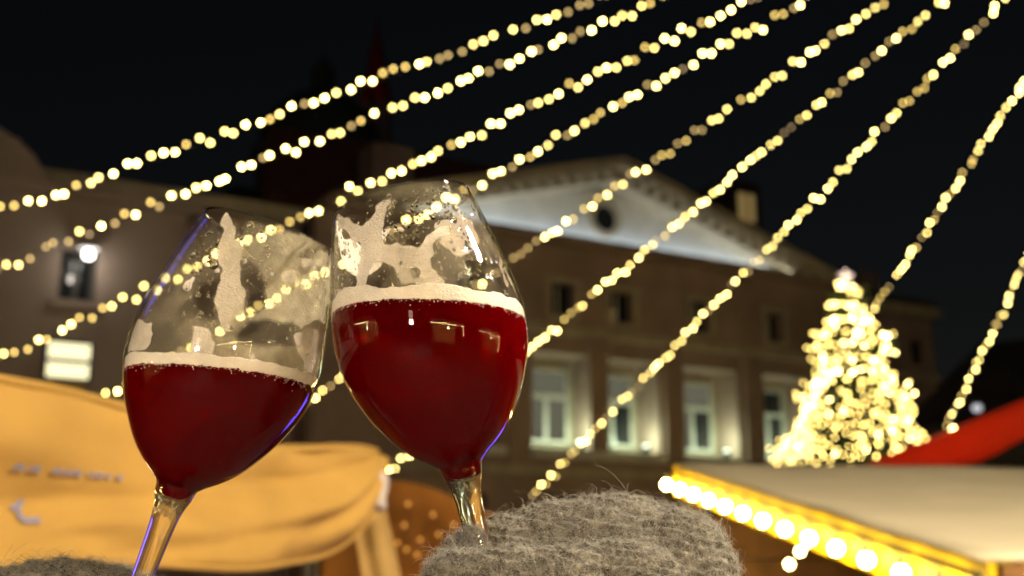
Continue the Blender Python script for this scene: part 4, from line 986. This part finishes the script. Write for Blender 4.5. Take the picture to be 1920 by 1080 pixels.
def mitten(label, ells, voxel, nfib, seed, keep):
    """ells: (px, py, depth, rx, ry, rz, roll) ellipsoids that make up the padded fist"""
    mb = MB()
    for (px, py, d, rx, ry, rz, roll) in ells:
        c = P(px, py, d); n0 = len(mb.v)
        mb.lathe([(max(1e-4, math.cos(t)), math.sin(t)) for t in np.linspace(-math.pi/2, math.pi/2, 15)], 24)
        rm = Matrix.Rotation(roll, 3, 'Y')
        for k in range(n0, len(mb.v)):
            q = mb.v[k]; mb.v[k] = tuple(rm @ Vector((q[0]*rx, q[1]*ry, q[2]*rz)) + c)
    base = P(ells[0][0], 1300, ells[0][2])
    t = thing('mitten', label, 'mitten', base)
    tmp = mb.build('tmp', None); md = tmp.modifiers.new('r', 'REMESH'); md.mode = 'VOXEL'; md.voxel_size = voxel
    s = tmp.modifiers.new('s', 'SMOOTH'); s.factor = 0.5; s.iterations = 6
    me = bpy.data.meshes.new_from_object(tmp.evaluated_get(bpy.context.evaluated_depsgraph_get()))
    bpy.data.objects.remove(tmp)
    n = len(me.vertices); V = np.zeros(n*3); me.vertices.foreach_get('co', V); V = V.reshape(-1, 3)
    N = np.zeros(n*3); me.vertices.foreach_get('normal', N); N = N.reshape(-1, 3)
    # knit: rows of stitches, plus lumps of felted wool
    disp = np.zeros(n)
    for i in range(n):
        x, y, z = V[i]*1000
        wv = noise.noise(Vector((x*0.05, y*0.05, z*0.05)))
        row = math.sin((z*0.92+x*0.20+4*wv)*1.55); col = math.sin((x*0.95-z*0.15+3*wv)*1.9+ (1.2 if row > 0 else 0))
        disp[i] = 0.00080*row + 0.00024*col + 0.0010*noise.fractal(Vector((x*0.11, y*0.11, z*0.11)), 1, 2, 3) + 0.00028*noise.noise(Vector((x*0.6, y*0.6, z*0.6)))
    V2 = V + N*disp[:, None]
    me.vertices.foreach_set('co', (V2-np.array(base)).ravel()); me.materials.clear(); me.materials.append(M['wool'])
    me.polygons.foreach_set('use_smooth', np.ones(len(me.polygons), bool)); me.update(); me.name = 'knit_body'
    link_obj(bpy.data.objects.new('knit_body', me), t)
    # stray fibres
    rg = np.random.default_rng(seed)
    v = V2-np.array(CAM); d = v @ np.array(CF); py = 540-(v @ np.array(CU))/d*FPX
    facing = (N*v).sum(1)/np.linalg.norm(v, axis=1)
    okv = np.where((py < 1110) & (facing < 0.35))[0]
    pick = rg.choice(okv, nfib); p = V2[pick]+rg.normal(0, 0.0006, (nfib, 3)); nn = N[pick]
    tang = np.cross(nn, rg.normal(0, 1, (nfib, 3))); tang /= np.linalg.norm(tang, axis=1)[:, None]+1e-9
    ln = 0.0022*np.exp(rg.normal(0, 0.45, nfib)); stray = rg.random(nfib) < 0.10; ln[stray] *= 2.2
    lift = np.where(stray, rg.uniform(0.5, 1.2, nfib), rg.uniform(0.08, 0.5, nfib))
    side = np.cross(nn, tang); curl = rg.normal(0, 1.0, nfib); K = 5
    pts = []; cur = p.copy()
    for k in range(K):
        a = k/(K-1)
        pts.append(cur.copy()); ang = curl*a*2.6
        dirv = tang*np.cos(ang)[:, None]+side*np.sin(ang)[:, None]+nn*(lift*(1-1.1*a))[:, None]
        cur = cur+dirv*(ln/(K-1))[:, None]
    pts = np.stack(pts, 1)                               # nfib,K,3
    view = pts-np.array(CAM); tdir = np.gradient(pts, axis=1); wdir = np.cross(tdir, rg.normal(0, 1, (nfib, 1, 3))); wdir /= np.linalg.norm(wdir, axis=2)[..., None]+1e-12
    wid = (0.000085*np.linspace(1, 0.5, K))[None, :, None]
    # three-sided strands
    w2 = np.cross(tdir, wdir); w2 /= np.linalg.norm(w2, axis=2)[..., None]+1e-12
    ring = np.stack([pts+wdir*wid, pts+(-0.5*wdir+0.866*w2)*wid, pts+(-0.5*wdir-0.866*w2)*wid], 2)   # nfib,K,3,3
    FV = ring.reshape(-1, 3)-np.array(base)
    b0 = (np.arange(nfib)*K*3)[:, None, None]; kk = (np.arange(K-1)*3)[None, :, None]; s_ = np.arange(3)[None, None, :]; s2 = (s_+1) % 3
    FQ = np.stack([b0+kk+s_, b0+kk+s2, b0+kk+3+s2, b0+kk+3+s_], -1).reshape(-1, 4)
    tag(np_mesh('wool_fuzz', FV, FQ, M['fibre'], t), kind='stuff')
    return t
mm = 0.00025
mitten('grey knitted wool mitten gripping the stem of the right glass',
       [(1150, 1082, 0.580, 0.052, 0.034, 0.0400, 0.0), (960, 1068, 0.576, 0.039, 0.0205, 0.0265, -0.10), (1050, 1075, 0.580, 0.036, 0.027, 0.0355, 0.0), (1262, 1100, 0.575, 0.032, 0.034, 0.0385, 0.12),
        (880, 1092, 0.526, 0.020, 0.0112, 0.0150, 0.0), (960, 1090, 0.522, 0.026, 0.0120, 0.0150, 0.0), (1050, 1090, 0.524, 0.028, 0.0150, 0.0155, 0.0), (1150, 1092, 0.535, 0.034, 0.022, 0.0185, 0.0),
        (845, 1100, 0.552, 0.013, 0.030, 0.0165, 0), (1180, 1230, 0.585, 0.048, 0.036, 0.045, 0.1), (1240, 1400, 0.60, 0.040, 0.034, 0.05, 0.1), (1290, 1560, 0.61, 0.038, 0.034, 0.05, 0.1)],
       0.00095, 19000, 11, None)
mitten('grey knitted wool mitten at the lower left corner, below the left glass',
       [(120, 1128, 0.560, 0.046, 0.030, 0.0195, 0.0), (60, 1140, 0.560, 0.040, 0.03, 0.0195, 0), (215, 1136, 0.575, 0.026, 0.018, 0.0165, 0.1), (250, 1180, 0.535, 0.022, 0.012, 0.016, 0),
        (110, 1240, 0.565, 0.045, 0.034, 0.04, 0), (60, 1400, 0.58, 0.038, 0.034, 0.05, -0.1), (20, 1560, 0.59, 0.036, 0.034, 0.05, -0.1)],
       0.0011, 7000, 12, None)
